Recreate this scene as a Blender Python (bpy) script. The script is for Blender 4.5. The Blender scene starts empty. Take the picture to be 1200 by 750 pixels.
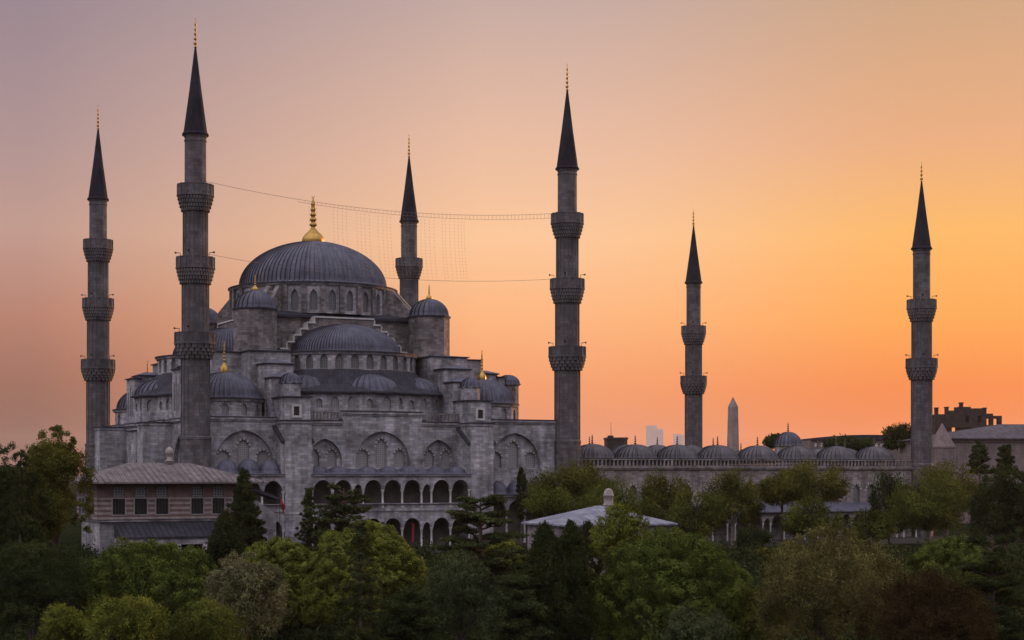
import bpy, math, random
import numpy as np
from mathutils import Vector
from mathutils.geometry import tessellate_polygon

PI = math.pi
random.seed(7)
RNG = np.random.default_rng(7)
SC = bpy.context.scene
COL = SC.collection

# ------------------------------------------------------------------ camera
CZ = 11.0                      # eye height above the mosque's terrace
FPX = 1959.0                   # focal length in pixels of a 1200 px wide frame
cam_d = bpy.data.cameras.new("camera")
cam = bpy.data.objects.new("camera", cam_d)
COL.objects.link(cam)
cam.location = (0, 0, CZ)
cam.rotation_euler = (PI / 2, 0, 0)
cam_d.sensor_width = 36.0
cam_d.lens = 36.0 * FPX / 1200.0
cam_d.shift_y = 0.15
cam_d.clip_start = 0.5
cam_d.clip_end = 30000
SC.camera = cam


def lin(r, g, b):
    def c(v):
        v /= 255.0
        return v / 12.92 if v <= 0.04045 else ((v + 0.055) / 1.055) ** 2.4
    return (c(r), c(g), c(b), 1.0)


# ------------------------------------------------------------------ sky, sun, exposure
SUN_AZ, SUN_EL = math.radians(44), math.radians(4.5)     # azimuth measured from +Y towards +X
w = bpy.data.worlds.new("World")
SC.world = w
w.use_nodes = True
nt = w.node_tree
nt.nodes.clear()
N = nt.nodes.new
L = nt.links.new


def wmath(op, a, b=None):
    n = N("ShaderNodeMath")
    n.operation = op
    for i, v in enumerate((a, b)):
        if v is None:
            continue
        if isinstance(v, (int, float)):
            n.inputs[i].default_value = v
        else:
            L(v, n.inputs[i])
    return n.outputs[0]


tc = N("ShaderNodeTexCoord")
sep = N("ShaderNodeSeparateXYZ")
L(tc.outputs["Generated"], sep.inputs[0])
elev = wmath("MULTIPLY", wmath("ARCSINE", sep.outputs["Z"]), 180 / PI)
azim = wmath("MULTIPLY", wmath("ARCTAN2", sep.outputs["X"], sep.outputs["Y"]), 180 / PI)


def ramp(fac, stops, gain=1.0):
    r = N("ShaderNodeValToRGB")
    r.color_ramp.interpolation = "EASE" if False else "LINEAR"
    el = r.color_ramp.elements
    while len(el) < len(stops):
        el.new(0.5)
    for e, (p, c) in zip(el, stops):
        e.position = p
        e.color = tuple(v * gain for v in lin(*c)[:3]) + (1.0,)
    L(fac, r.inputs[0])
    return r.outputs[0]


efac = wmath("DIVIDE", elev, 60.0)
E = lambda d: max(d, 0) / 60.0
sky_left = ramp(efac, [(E(0), (102, 68, 64)), (E(1.4), (116, 76, 69)), (E(3.2), (150, 97, 83)), (E(5.2), (178, 121, 104)),
                        (E(8), (190, 150, 138)), (E(11), (172, 143, 143)), (E(15.8), (148, 130, 141)), (E(32), (176, 168, 182)), (E(60), (255, 252, 266))])
sky_mid = ramp(efac, [(E(0), (204, 120, 86)), (E(1.2), (220, 132, 93)), (E(3.0), (239, 149, 98)), (E(5.2), (250, 176, 120)),
                        (E(8), (250, 196, 150)), (E(11), (232, 186, 158)), (E(15.8), (196, 168, 160)), (E(32), (182, 170, 178)), (E(60), (255, 252, 266))])
sky_right = ramp(efac, [(E(0), (214, 108, 56)), (E(1.2), (228, 114, 50)), (E(2.8), (239, 123, 50)), (E(5.2), (252, 162, 72)),
                        (E(8), (250, 181, 96)), (E(11), (232, 170, 124)), (E(15.8), (202, 162, 128)), (E(32), (184, 170, 172)), (E(60), (255, 252, 266))])
sky_back = ramp(efac, [(E(0), (105, 98, 106)), (E(12), (138, 130, 142)), (E(30), (240, 234, 248)), (E(60), (262, 258, 274))], 1.68)


def wmix(fac, a, b):
    m = N("ShaderNodeMix")
    m.data_type = "RGBA"
    L(fac, m.inputs[0])
    L(a, m.inputs[6])
    L(b, m.inputs[7])
    return m.outputs[2]


def maprange(v, a, b, c, d, smooth=False):
    m = N("ShaderNodeMapRange")
    m.interpolation_type = "SMOOTHSTEP" if smooth else "LINEAR"
    L(v, m.inputs[0])
    for i, x in enumerate((a, b, c, d)):
        m.inputs[i + 1].default_value = x
    return m.outputs[0]


c1 = wmix(maprange(azim, -16, -1, 0, 1), sky_left, sky_mid)
c2 = wmix(maprange(azim, 1, 15, 0, 1, True), c1, sky_right)
away = maprange(wmath("ABSOLUTE", wmath("SUBTRACT", azim, 4.0)), 24, 85, 0, 1, True)
sky_se = ramp(efac, [(E(0), (150, 143, 157)), (E(12), (190, 183, 197)), (E(30), (265, 259, 273)), (E(60), (262, 258, 274))], 1.68)
# the eastern dusk sky is clearer and brighter towards the south-east (behind us on the left)
c3 = wmix(away, c2, wmix(maprange(wmath("ABSOLUTE", wmath("SUBTRACT", azim, -125.0)), 20, 75, 1, 0, True), sky_back, sky_se))
bg = N("ShaderNodeBackground")
L(c3, bg.inputs[0])
bg.inputs[1].default_value = 1.0
nish = N("ShaderNodeTexSky")
nish.sky_type = "NISHITA"
nish.sun_disc = False
nish.sun_elevation = SUN_EL
nish.sun_rotation = SUN_AZ
bg2 = N("ShaderNodeBackground")
L(nish.outputs[0], bg2.inputs[0])
bg2.inputs[1].default_value = 0.006
addn = N("ShaderNodeAddShader")
L(bg.outputs[0], addn.inputs[0])
L(bg2.outputs[0], addn.inputs[1])
wo = N("ShaderNodeOutputWorld")
L(addn.outputs[0], wo.inputs[0])

sun_d = bpy.data.lights.new("sun", "SUN")
sun_d.energy = 4.6
sun_d.angle = math.radians(6)
sun_d.color = (1.0, 0.50, 0.22)
sun = bpy.data.objects.new("sun", sun_d)
COL.objects.link(sun)
sd = Vector((math.sin(SUN_AZ) * math.cos(SUN_EL), math.cos(SUN_AZ) * math.cos(SUN_EL), math.sin(SUN_EL)))
sun.rotation_euler = sd.to_track_quat("Z", "Y").to_euler()
sun.location = (60, 100, 150)

SC.view_settings.view_transform = "Standard"
SC.view_settings.look = "None"
SC.view_settings.exposure = 0.0
SC.view_settings.gamma = 1.0
SC.view_settings.use_curve_mapping = False
SC.cycles.max_bounces = 6
SC.cycles.transparent_max_bounces = 8

# ------------------------------------------------------------------ frames: the mosque's own axes, and pixel -> place
E0 = (-371 * 0.12, FPX * 0.12)
_n = math.hypot(.8965, .4430)
UA = (.8965 / _n, .4430 / _n)
UB = (-UA[1], UA[0])
ROT = math.atan2(UA[1], UA[0])


def world(a, b):
    return (E0[0] + a * UA[0] + b * UB[0], E0[1] + a * UA[1] + b * UB[1])


def at(x, y, Y):
    return ((x - 600) / FPX * Y, Y, CZ + (555 - y) / FPX * Y)


def ground_z(Y):
    pts = [(0, -12), (90, -10), (150, -6), (205, -1.0), (225, 0), (5000, 0)]
    for (a, za), (b, zb) in zip(pts, pts[1:]):
        if Y <= b:
            t = (Y - a) / (b - a)
            return za + (zb - za) * t
    return 0


# ------------------------------------------------------------------ materials
MATS = {}


def new_mat(name):
    m = bpy.data.materials.new(name)
    m.use_nodes = True
    MATS[name] = m
    t = m.node_tree
    return m, t, t.nodes["Principled BSDF"]


def nd(t, typ, **kw):
    n = t.nodes.new(typ)
    for k, v in kw.items():
        setattr(n, k, v)
    return n


def stone_mat(name, base, bw=.95, bh=0.40, var=0.35, stain=0.5, warm=0.0, coord="UV", mortar=0.02):
    m, t, bs = new_mat(name)
    tcn = nd(t, "ShaderNodeTexCoord")
    br = nd(t, "ShaderNodeTexBrick")
    br.inputs["Scale"].default_value = 1.0
    br.inputs["Brick Width"].default_value = bw
    br.inputs["Row Height"].default_value = bh
    br.inputs["Mortar Size"].default_value = mortar
    br.inputs["Mortar Smooth"].default_value = 0.3
    br.inputs["Color1"].default_value = (1 - var, 1 - var, 1 - var, 1)
    br.inputs["Color2"].default_value = (1 + var * .55, 1 + var * .52, 1 + var * .48, 1)
    br.inputs["Mortar"].default_value = (.62, .60, .58, 1)
    t.links.new(tcn.outputs[coord], br.inputs["Vector"])
    n1 = nd(t, "ShaderNodeTexNoise")
    n1.inputs["Scale"].default_value = 0.28
    n1.inputs["Detail"].default_value = 6
    n1.inputs["Roughness"].default_value = .62
    t.links.new(tcn.outputs["Object"], n1.inputs["Vector"])
    mp = nd(t, "ShaderNodeMapping")
    mp.inputs["Scale"].default_value = (1.1, 1.1, .22)
    t.links.new(tcn.outputs["Object"], mp.inputs["Vector"])
    n2 = nd(t, "ShaderNodeTexNoise")
    n2.inputs["Scale"].default_value = 1.0
    n2.inputs["Detail"].default_value = 5
    t.links.new(mp.outputs[0], n2.inputs["Vector"])
    r1 = nd(t, "ShaderNodeMapRange")
    t.links.new(n1.outputs[0], r1.inputs[0])
    for i, v in enumerate((.3, .7, 1 - stain, 1 + stain * .35)):
        r1.inputs[i + 1].default_value = v
    r2 = nd(t, "ShaderNodeMapRange")
    t.links.new(n2.outputs[0], r2.inputs[0])
    for i, v in enumerate((.35, .62, 1 - stain * .55, 1.08)):
        r2.inputs[i + 1].default_value = v
    mm = nd(t, "ShaderNodeMath", operation="MULTIPLY")
    t.links.new(r1.outputs[0], mm.inputs[0])
    t.links.new(r2.outputs[0], mm.inputs[1])
    vm = nd(t, "ShaderNodeVectorMath", operation="SCALE")
    t.links.new(br.outputs["Color"], vm.inputs[0])
    t.links.new(mm.outputs[0], vm.inputs["Scale"])
    tint = nd(t, "ShaderNodeMix", data_type="RGBA")
    n3 = nd(t, "ShaderNodeTexNoise")
    n3.inputs["Scale"].default_value = .9
    n3.inputs["Detail"].default_value = 3
    t.links.new(tcn.outputs["Object"], n3.inputs["Vector"])
    t.links.new(n3.outputs[0], tint.inputs[0])
    tint.inputs[6].default_value = (base[0] * .84, base[1] * .91, base[2] * 1.05, 1)
    tint.inputs[7].default_value = (base[0] * 1.20, base[1] * 1.09, base[2] * .95, 1)
    mul = nd(t, "ShaderNodeVectorMath", operation="MULTIPLY")
    t.links.new(vm.outputs[0], mul.inputs[0])
    t.links.new(tint.outputs[2], mul.inputs[1])
    t.links.new(mul.outputs[0], bs.inputs["Base Color"])
    bs.inputs["Roughness"].default_value = .9
    bs.inputs["Specular IOR Level"].default_value = .15
    bp = nd(t, "ShaderNodeBump")
    bp.inputs["Strength"].default_value = .5
    bp.inputs["Distance"].default_value = .06
    t.links.new(vm.outputs[0], bp.inputs["Height"])
    t.links.new(bp.outputs[0], bs.inputs["Normal"])
    return m


def lead_mat(name, base, metal=.25, rough=.5, seam_w=.7, spec=.3):
    m, t, bs = new_mat(name)
    tcn = nd(t, "ShaderNodeTexCoord")
    n1 = nd(t, "ShaderNodeTexNoise")
    n1.inputs["Scale"].default_value = .55
    n1.inputs["Detail"].default_value = 7
    n1.inputs["Roughness"].default_value = .65
    t.links.new(tcn.outputs["Object"], n1.inputs["Vector"])
    rp = nd(t, "ShaderNodeValToRGB")
    el = rp.color_ramp.elements
    el[0].position, el[1].position = .3, .72
    el[0].color = (base[0] * .62, base[1] * .60, base[2] * .60, 1)
    el[1].color = (base[0] * 1.3, base[1] * 1.28, base[2] * 1.25, 1)
    t.links.new(n1.outputs[0], rp.inputs[0])
    br = nd(t, "ShaderNodeTexBrick")
    br.inputs["Scale"].default_value = 1.0
    br.inputs["Brick Width"].default_value = 1.7
    br.inputs["Row Height"].default_value = seam_w
    br.inputs["Mortar Size"].default_value = .035
    br.inputs["Color1"].default_value = (.86, .86, .86, 1)
    br.inputs["Color2"].default_value = (1.12, 1.12, 1.12, 1)
    br.inputs["Mortar"].default_value = (.6, .6, .6, 1)
    rot = nd(t, "ShaderNodeMapping")
    rot.inputs["Rotation"].default_value = (0, 0, PI / 2)
    t.links.new(tcn.outputs["UV"], rot.inputs["Vector"])
    t.links.new(rot.outputs[0], br.inputs["Vector"])
    mul = nd(t, "ShaderNodeVectorMath", operation="MULTIPLY")
    t.links.new(rp.outputs[0], mul.inputs[0])
    t.links.new(br.outputs["Color"], mul.inputs[1])
    t.links.new(mul.outputs[0], bs.inputs["Base Color"])
    bs.inputs["Roughness"].default_value = rough
    bs.inputs["Metallic"].default_value = metal
    bs.inputs["Specular IOR Level"].default_value = spec
    bp = nd(t, "ShaderNodeBump")
    bp.inputs["Strength"].default_value = .3
    bp.inputs["Distance"].default_value = .05
    t.links.new(mul.outputs[0], bp.inputs["Height"])
    t.links.new(bp.outputs[0], bs.inputs["Normal"])
    return m


def plain_mat(name, base, rough=.8, metal=0.0, var=.25, scale=1.5, spec=.3):
    m, t, bs = new_mat(name)
    tcn = nd(t, "ShaderNodeTexCoord")
    n1 = nd(t, "ShaderNodeTexNoise")
    n1.inputs["Scale"].default_value = scale
    n1.inputs["Detail"].default_value = 5
    t.links.new(tcn.outputs["Object"], n1.inputs["Vector"])
    rp = nd(t, "ShaderNodeValToRGB")
    el = rp.color_ramp.elements
    el[0].position, el[1].position = .3, .7
    el[0].color = tuple(c * (1 - var) for c in base[:3]) + (1,)
    el[1].color = tuple(c * (1 + var) for c in base[:3]) + (1,)
    t.links.new(n1.outputs[0], rp.inputs[0])
    t.links.new(rp.outputs[0], bs.inputs["Base Color"])
    bs.inputs["Roughness"].default_value = rough
    bs.inputs["Metallic"].default_value = metal
    bs.inputs["Specular IOR Level"].default_value = spec
    return m


def grille_mat(name, glass, bar, scale=3.2):
    m, t, bs = new_mat(name)
    tcn = nd(t, "ShaderNodeTexCoord")
    vo = nd(t, "ShaderNodeTexVoronoi", feature="DISTANCE_TO_EDGE")
    vo.inputs["Scale"].default_value = scale
    vo.inputs["Randomness"].default_value = .25
    t.links.new(tcn.outputs["UV"], vo.inputs["Vector"])
    rp = nd(t, "ShaderNodeValToRGB")
    el = rp.color_ramp.elements
    el[0].position, el[1].position = .10, .2
    el[0].color = bar + (1,)
    el[1].color = glass + (1,)
    t.links.new(vo.outputs["Distance"], rp.inputs[0])
    t.links.new(rp.outputs[0], bs.inputs["Base Color"])
    bs.inputs["Roughness"].default_value = .6
    return m


def stripe_mat(name, brick, stone, per=0.78, share=.5):
    """courses of brick alternating with courses of pale stone"""
    m, t, bs = new_mat(name)
    tcn = nd(t, "ShaderNodeTexCoord")
    sp = nd(t, "ShaderNodeSeparateXYZ")
    t.links.new(tcn.outputs["Object"], sp.inputs[0])
    a = nd(t, "ShaderNodeMath", operation="DIVIDE")
    a.inputs[1].default_value = per
    t.links.new(sp.outputs["Z"], a.inputs[0])
    fr = nd(t, "ShaderNodeMath", operation="FRACT")
    t.links.new(a.outputs[0], fr.inputs[0])
    gt = nd(t, "ShaderNodeMath", operation="GREATER_THAN")
    gt.inputs[1].default_value = share
    t.links.new(fr.outputs[0], gt.inputs[0])
    n1 = nd(t, "ShaderNodeTexNoise")
    n1.inputs["Scale"].default_value = 1.1
    n1.inputs["Detail"].default_value = 6
    t.links.new(tcn.outputs["Object"], n1.inputs["Vector"])
    mr = nd(t, "ShaderNodeMapRange")
    for i, v in enumerate((.3, .7, .62, 1.2)):
        mr.inputs[i + 1].default_value = v
    t.links.new(n1.outputs[0], mr.inputs[0])
    mx = nd(t, "ShaderNodeMix", data_type="RGBA")
    lt = nd(t, "ShaderNodeMath", operation="LESS_THAN")      # the upper courses are brick throughout
    lt.inputs[1].default_value = 8.0
    t.links.new(sp.outputs["Z"], lt.inputs[0])
    an = nd(t, "ShaderNodeMath", operation="MULTIPLY")
    t.links.new(gt.outputs[0], an.inputs[0])
    t.links.new(lt.outputs[0], an.inputs[1])
    t.links.new(an.outputs[0], mx.inputs[0])
    mx.inputs[6].default_value = brick + (1,)
    mx.inputs[7].default_value = stone + (1,)
    sc = nd(t, "ShaderNodeVectorMath", operation="SCALE")
    t.links.new(mx.outputs[2], sc.inputs[0])
    t.links.new(mr.outputs[0], sc.inputs["Scale"])
    t.links.new(sc.outputs[0], bs.inputs["Base Color"])
    bs.inputs["Roughness"].default_value = .9
    return m


def leaf_mat(name, c_dark, c_light, transl=.12, nscale=.5):
    """leaves: every leaf its own tone between two greens, drifting over the crown"""
    m, t, bs = new_mat(name)
    out = t.nodes["Material Output"]
    geo = nd(t, "ShaderNodeNewGeometry")
    tcn = nd(t, "ShaderNodeTexCoord")
    n1 = nd(t, "ShaderNodeTexNoise")
    n1.inputs["Scale"].default_value = nscale
    n1.inputs["Detail"].default_value = 3
    t.links.new(tcn.outputs["Object"], n1.inputs["Vector"])
    ad = nd(t, "ShaderNodeMath", operation="MULTIPLY_ADD")
    t.links.new(geo.outputs["Random Per Island"], ad.inputs[0])
    ad.inputs[1].default_value = .28
    sb = nd(t, "ShaderNodeMapRange")
    for i, v in enumerate((.32, .68, -.05, .75)):
        sb.inputs[i + 1].default_value = v
    t.links.new(n1.outputs[0], sb.inputs[0])
    t.links.new(sb.outputs[0], ad.inputs[2])
    mx = nd(t, "ShaderNodeMix", data_type="RGBA", clamp_factor=True)
    t.links.new(ad.outputs[0], mx.inputs[0])
    mx.inputs[6].default_value = c_dark + (1,)
    mx.inputs[7].default_value = c_light + (1,)
    df = nd(t, "ShaderNodeBsdfDiffuse")
    tr = nd(t, "ShaderNodeBsdfTranslucent")
    t.links.new(mx.outputs[2], df.inputs[0])
    t.links.new(mx.outputs[2], tr.inputs[0])
    ms = nd(t, "ShaderNodeMixShader")
    ms.inputs[0].default_value = transl
    t.links.new(df.outputs[0], ms.inputs[1])
    t.links.new(tr.outputs[0], ms.inputs[2])
    t.links.new(ms.outputs[0], out.inputs[0])
    return m


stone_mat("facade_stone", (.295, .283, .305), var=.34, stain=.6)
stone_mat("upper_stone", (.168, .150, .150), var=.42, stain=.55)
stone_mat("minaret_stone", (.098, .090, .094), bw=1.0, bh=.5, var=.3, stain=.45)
stone_mat("pale_trim", (.36, .34, .33), bw=2.2, bh=3, var=.12, stain=.35)
stone_mat("court_stone", (.225, .198, .192), var=.35, stain=.5)
stone_mat("museum_stone", (.165, .13, .126), var=.12, stain=.3)
stone_mat("granite", (.24, .19, .17), bw=9, bh=9, var=.1, stain=.4)
stone_mat("turret_stone", (.25, .22, .205), bw=.7, bh=.4, var=.15, stain=.35)
lead_mat("court_lead", (.078, .070, .080), metal=.1, rough=.65, spec=.2)
lead_mat("lead", (.070, .071, .098), metal=.1, rough=.6, spec=.2)
lead_mat("lead_seam", (.018, .017, .024), metal=0, rough=.8, spec=.1)
lead_mat("dark_lead", (.034, .034, .044), metal=.1, rough=.8, spec=.1)
lead_mat("pale_lead", (.22, .22, .25), metal=.15, rough=.55)
lead_mat("spire_lead", (.020, .020, .026), metal=0, rough=.85, spec=.05)
lead_mat("brown_lead", (.128, .110, .110), metal=0, rough=.9, spec=.05)
lead_mat("palace_lead", (.085, .076, .084), metal=0, rough=.95, spec=.0)
lead_mat("zinc", (.165, .17, .205), metal=0, rough=.9, spec=.05)
plain_mat("gold", (.36, .22, .06), rough=.5, metal=1.0, var=.12)
plain_mat("dark_metal", (.03, .028, .03), rough=.5, metal=.3)
plain_mat("void_dark", (.016, .014, .014), rough=.95, var=.2)
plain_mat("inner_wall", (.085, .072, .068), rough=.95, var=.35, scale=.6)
plain_mat("red_stone", (.10, .075, .072), rough=.9)
plain_mat("arch_stone", (.255, .24, .242), rough=.9, var=.2)
plain_mat("white_stone", (.33, .31, .30), rough=.85, var=.18)
plain_mat("timber_white", (.17, .158, .16), rough=.7)
plain_mat("flag_red", (.17, .012, .018), rough=.7, var=.15)
plain_mat("far_haze_concrete", (.52, .42, .40), rough=.9, var=.1, scale=.02)  # warm distance haze is partly put into this concrete colour
plain_mat("old_timber", (.034, .023, .021), rough=.9, var=.4, scale=.8)
plain_mat("far_wall", (.12, .09, .085), rough=.9, var=.3, scale=.3)
plain_mat("plaster", (.45, .40, .37), rough=.9, var=.15)
plain_mat("bark", (.055, .042, .034), rough=.95, var=.4, scale=2.0)
plain_mat("pale_bark", (.15, .13, .11), rough=.95, var=.45, scale=2.0)
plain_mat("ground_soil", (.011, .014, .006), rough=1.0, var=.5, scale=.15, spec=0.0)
plain_mat("paving", (.03, .028, .026), rough=1.0, var=.25, scale=.6, spec=0.0)
plain_mat("bulb", (.18, .14, .12), rough=.5)
plain_mat("cable", (.10, .08, .075), rough=.7)
grille_mat("grille", (.105, .10, .105), (.20, .192, .195))
grille_mat("drum_window", (.05, .047, .05), (.115, .108, .108), scale=3.5)
grille_mat("pavilion_pane", (.03, .03, .035), (.15, .15, .16), scale=3.0)
stripe_mat("striped_wall", (.105, .062, .057), (.20, .165, .155), per=.62, share=.55)
leaf_mat("pine_leaf", (0.0118, 0.0166, 0.0041), (0.1469, 0.1590, 0.0298), transl=.08, nscale=1.0)
leaf_mat("deep_pine_leaf", (.008, .013, .0045), (0.0990, 0.1232, 0.0234), transl=.08, nscale=1.0)
leaf_mat("plane_leaf", (0.0154, 0.0190, 0.0059), (0.1079, 0.1156, 0.0235), nscale=.25)
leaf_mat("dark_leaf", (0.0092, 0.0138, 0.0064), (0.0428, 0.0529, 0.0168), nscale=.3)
leaf_mat("cedar_leaf", (0.0131, 0.0186, 0.0084), (0.0638, 0.0766, 0.0268), nscale=.3)
leaf_mat("willow_leaf", (0.0161, 0.0223, 0.0111), (0.0721, 0.0848, 0.0363), nscale=.4)
leaf_mat("yellow_leaf", (0.0188, 0.0199, 0.0077), (0.1516, 0.1326, 0.0447), nscale=.5)
leaf_mat("bright_leaf", (0.0248, 0.0332, 0.0066), (0.1588, 0.1707, 0.0303), nscale=.6)
leaf_mat("red_leaf", (0.0093, 0.0074, 0.0042), (0.0510, 0.0351, 0.0146), nscale=.5)
leaf_mat("pale_leaf", (0.0195, 0.0221, 0.0117), (0.1785, 0.1652, 0.0765), nscale=.6)
leaf_mat("olive_leaf", (0.0147, 0.0155, 0.0047), (0.1114, 0.1083, 0.0214), nscale=.3)

# ------------------------------------------------------------------ mesh builder


RIB = .21


class MB:
    def __init__(self, xf=None):
        self.v, self.f, self.uv, self.mi, self.sm = [], [], [], [], []
        self.xf = xf

    def face(self, pts, uvs=None, mat=0):
        if self.xf:
            pts = [self.xf(*p) for p in pts]
        i = len(self.v)
        self.v.extend(pts)
        self.f.append(tuple(range(i, i + len(pts))))
        self.uv.append(uvs)
        self.mi.append(mat)
        self.sm.append(False)

    def box(self, x0, x1, y0, y1, z0, z1, mat=0):
        c = [(x0, y0, z0), (x1, y0, z0), (x1, y1, z0), (x0, y1, z0), (x0, y0, z1), (x1, y0, z1), (x1, y1, z1), (x0, y1, z1)]
        for q in ((0, 3, 2, 1), (4, 5, 6, 7), (0, 1, 5, 4), (1, 2, 6, 5), (2, 3, 7, 6), (3, 0, 4, 7)):
            self.face([c[k] for k in q], mat=mat)

    def hexa(self, lo, hi, mat=0):
        """lo, hi: four corners each, same winding"""
        self.face(list(reversed(lo)), mat=mat)
        self.face(list(hi), mat=mat)
        n = len(lo)
        for k in range(n):
            self.face([lo[k], lo[(k + 1) % n], hi[(k + 1) % n], hi[k]], mat=mat)

    def prism(self, poly, z0, z1, mat=0):
        self.hexa([(x, y, z0) for x, y in poly], [(x, y, z1) for x, y in poly], mat)

    def obox(self, c, ux, uy, hx, hy, z0, z1, mat=0):
        """box with horizontal axes ux, uy (unit 2-vectors) about c"""
        p = [(c[0] + sx * hx * ux[0] + sy * hy * uy[0], c[1] + sx * hx * ux[1] + sy * hy * uy[1]) for sx, sy in ((-1, -1), (1, -1), (1, 1), (-1, 1))]
        self.prism(p, z0, z1, mat)

    def lathe(self, cx, cy, prof, seg=32, a0=0.0, a1=2 * PI, rib=None, smooth=True, mat=0, cap=True, phase=0.0):
        full = abs(a1 - a0 - 2 * PI) < 1e-6
        n = seg if full else seg + 1
        base = len(self.v)
        rmax = max(r for r, z in prof)
        ln, lens = 0.0, [0.0]
        for (r0, z0), (r1, z1) in zip(prof, prof[1:]):
            ln += math.hypot(r1 - r0, z1 - z0)
            lens.append(ln)
        for j, (r, z) in enumerate(prof):
            for i in range(n):
                t = a0 + phase + (a1 - a0) * (i + ((0, -.72, .72)[i % 3] if rib and rib[0] == 3 else 0)) / seg
                rr = r
                if rib and i % rib[0] == 0:
                    rr = r + rib[1] * min(1, r / (rmax * .22))
                p = (cx + rr * math.cos(t), cy + rr * math.sin(t), z)
                self.v.append(self.xf(*p) if self.xf else p)
        for j in range(len(prof) - 1):
            for i in range(seg):
                i2 = (i + 1) % n if full else i + 1
                self.f.append((base + j * n + i, base + j * n + i2, base + (j + 1) * n + i2, base + (j + 1) * n + i))
                u0, u1 = (a1 - a0) * i / seg * rmax, (a1 - a0) * (i + 1) / seg * rmax
                self.uv.append([(u0, lens[j]), (u1, lens[j]), (u1, lens[j + 1]), (u0, lens[j + 1])])
                self.mi.append(1 if rib and rib[0] == 3 and i % 3 == 0 else mat)
                self.sm.append(smooth)
        if cap and full:
            for j in (0, len(prof) - 1):
                if prof[j][0] > .02:
                    self.f.append(tuple(base + j * n + i for i in (range(n) if j else reversed(range(n)))))
                    self.uv.append(None)
                    self.mi.append(mat)
                    self.sm.append(False)

    def tube(self, pts, rad, seg=6, mat=0):
        """tapered tube along a polyline"""
        pts = [Vector(p) for p in pts]
        base = len(self.v)
        for k, p in enumerate(pts):
            d = (pts[min(k + 1, len(pts) - 1)] - pts[max(k - 1, 0)]).normalized()
            s = d.cross(Vector((0, 0, 1)) if abs(d.z) < .95 else Vector((1, 0, 0))).normalized()
            u = s.cross(d)
            r = rad[k] if isinstance(rad, (list, tuple)) else rad
            for i in range(seg):
                t = 2 * PI * i / seg
                q = p + s * (r * math.cos(t)) + u * (r * math.sin(t))
                self.v.append(self.xf(*q) if self.xf else tuple(q))
        for k in range(len(pts) - 1):
            for i in range(seg):
                i2 = (i + 1) % seg
                self.f.append((base + k * seg + i, base + k * seg + i2, base + (k + 1) * seg + i2, base + (k + 1) * seg + i))
                self.uv.append(None)
                self.mi.append(mat)
                self.sm.append(True)

    def ball(self, c, r, seg=10, rings=6, mat=0):
        pr = [(max(r * math.cos(-PI / 2 + PI * j / rings), .001), c[2] + r * math.sin(-PI / 2 + PI * j / rings)) for j in range(rings + 1)]
        self.lathe(c[0], c[1], pr, seg, mat=mat, cap=False)

    def wall(self, fr, outline, holes, depth, mat=0, reveal=0):
        polys = [[Vector((u, z, 0)) for u, z in p] for p in [outline] + holes]
        flat = [p for poly in [outline] + holes for p in poly]
        for tri in tessellate_polygon(polys):
            q = [flat[k] for k in tri]
            ar = (q[1][0] - q[0][0]) * (q[2][1] - q[0][1]) - (q[2][0] - q[0][0]) * (q[1][1] - q[0][1])
            if abs(ar) < 1e-9:
                continue
            if ar < 0:
                q = q[::-1]
            self.face([fr(u, 0, z) for u, z in q], [(u, z) for u, z in q], mat)
        for h in holes:
            n = len(h)
            for k in range(n):
                (u0, z0), (u1, z1) = h[k], h[(k + 1) % n]
                self.face([fr(u0, 0, z0), fr(u1, 0, z1), fr(u1, -depth, z1), fr(u0, -depth, z0)], [(u0, z0), (u1, z1), (u1, z1 + depth), (u0, z0 + depth)], reveal)

    def slab(self, fr, poly, n0, n1, mat=0):
        """the outline poly in (u, z) from depth n0 (front) to n1 (back)"""
        ar = sum(a[0] * b[1] - b[0] * a[1] for a, b in zip(poly, poly[1:] + poly[:1]))
        if ar < 0:
            poly = poly[::-1]
        self.face([fr(u, n0, z) for u, z in poly], [(u, z) for u, z in poly], mat)
        self.face([fr(u, n1, z) for u, z in reversed(poly)], [(u, z) for u, z in reversed(poly)], mat)
        for k in range(len(poly)):
            (u0, z0), (u1, z1) = poly[k], poly[(k + 1) % len(poly)]
            self.face([fr(u0, n1, z0), fr(u1, n1, z1), fr(u1, n0, z1), fr(u0, n0, z0)], mat=mat)

    def build(self, name, mats, parent=None):
        me = bpy.data.meshes.new(name)
        me.from_pydata(self.v, [], self.f)
        if isinstance(mats, str):
            mats = [mats, "lead_seam"] if 1 in self.mi else [mats]
        for m in mats:
            me.materials.append(MATS[m])
        me.polygons.foreach_set("material_index", self.mi)
        me.polygons.foreach_set("use_smooth", self.sm)
        uvl = me.uv_layers.new(name="UVMap")
        data = np.zeros((len(me.loops), 2), np.float32)
        for p, uvs in zip(me.polygons, self.uv):
            s = p.loop_start
            if uvs and len(uvs) == p.loop_total:
                data[s:s + p.loop_total] = uvs
            else:
                nn = p.normal
                if abs(nn.z) < .85:
                    h = math.hypot(nn.x, nn.y) or 1
                    tx, ty = -nn.y / h, nn.x / h
                    for k in range(p.loop_total):
                        co = me.vertices[me.loops[s + k].vertex_index].co
                        data[s + k] = (co.x * tx + co.y * ty, co.z if abs(nn.z) < .3 else co.z / max(1e-3, math.sqrt(1 - nn.z ** 2)))
                else:
                    for k in range(p.loop_total):
                        co = me.vertices[me.loops[s + k].vertex_index].co
                        data[s + k] = (co.x, co.y)
        uvl.data.foreach_set("uv", data.ravel())
        me.validate()
        o = bpy.data.objects.new(name, me)
        COL.objects.link(o)
        if parent:
            o.parent = parent
        return o


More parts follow.
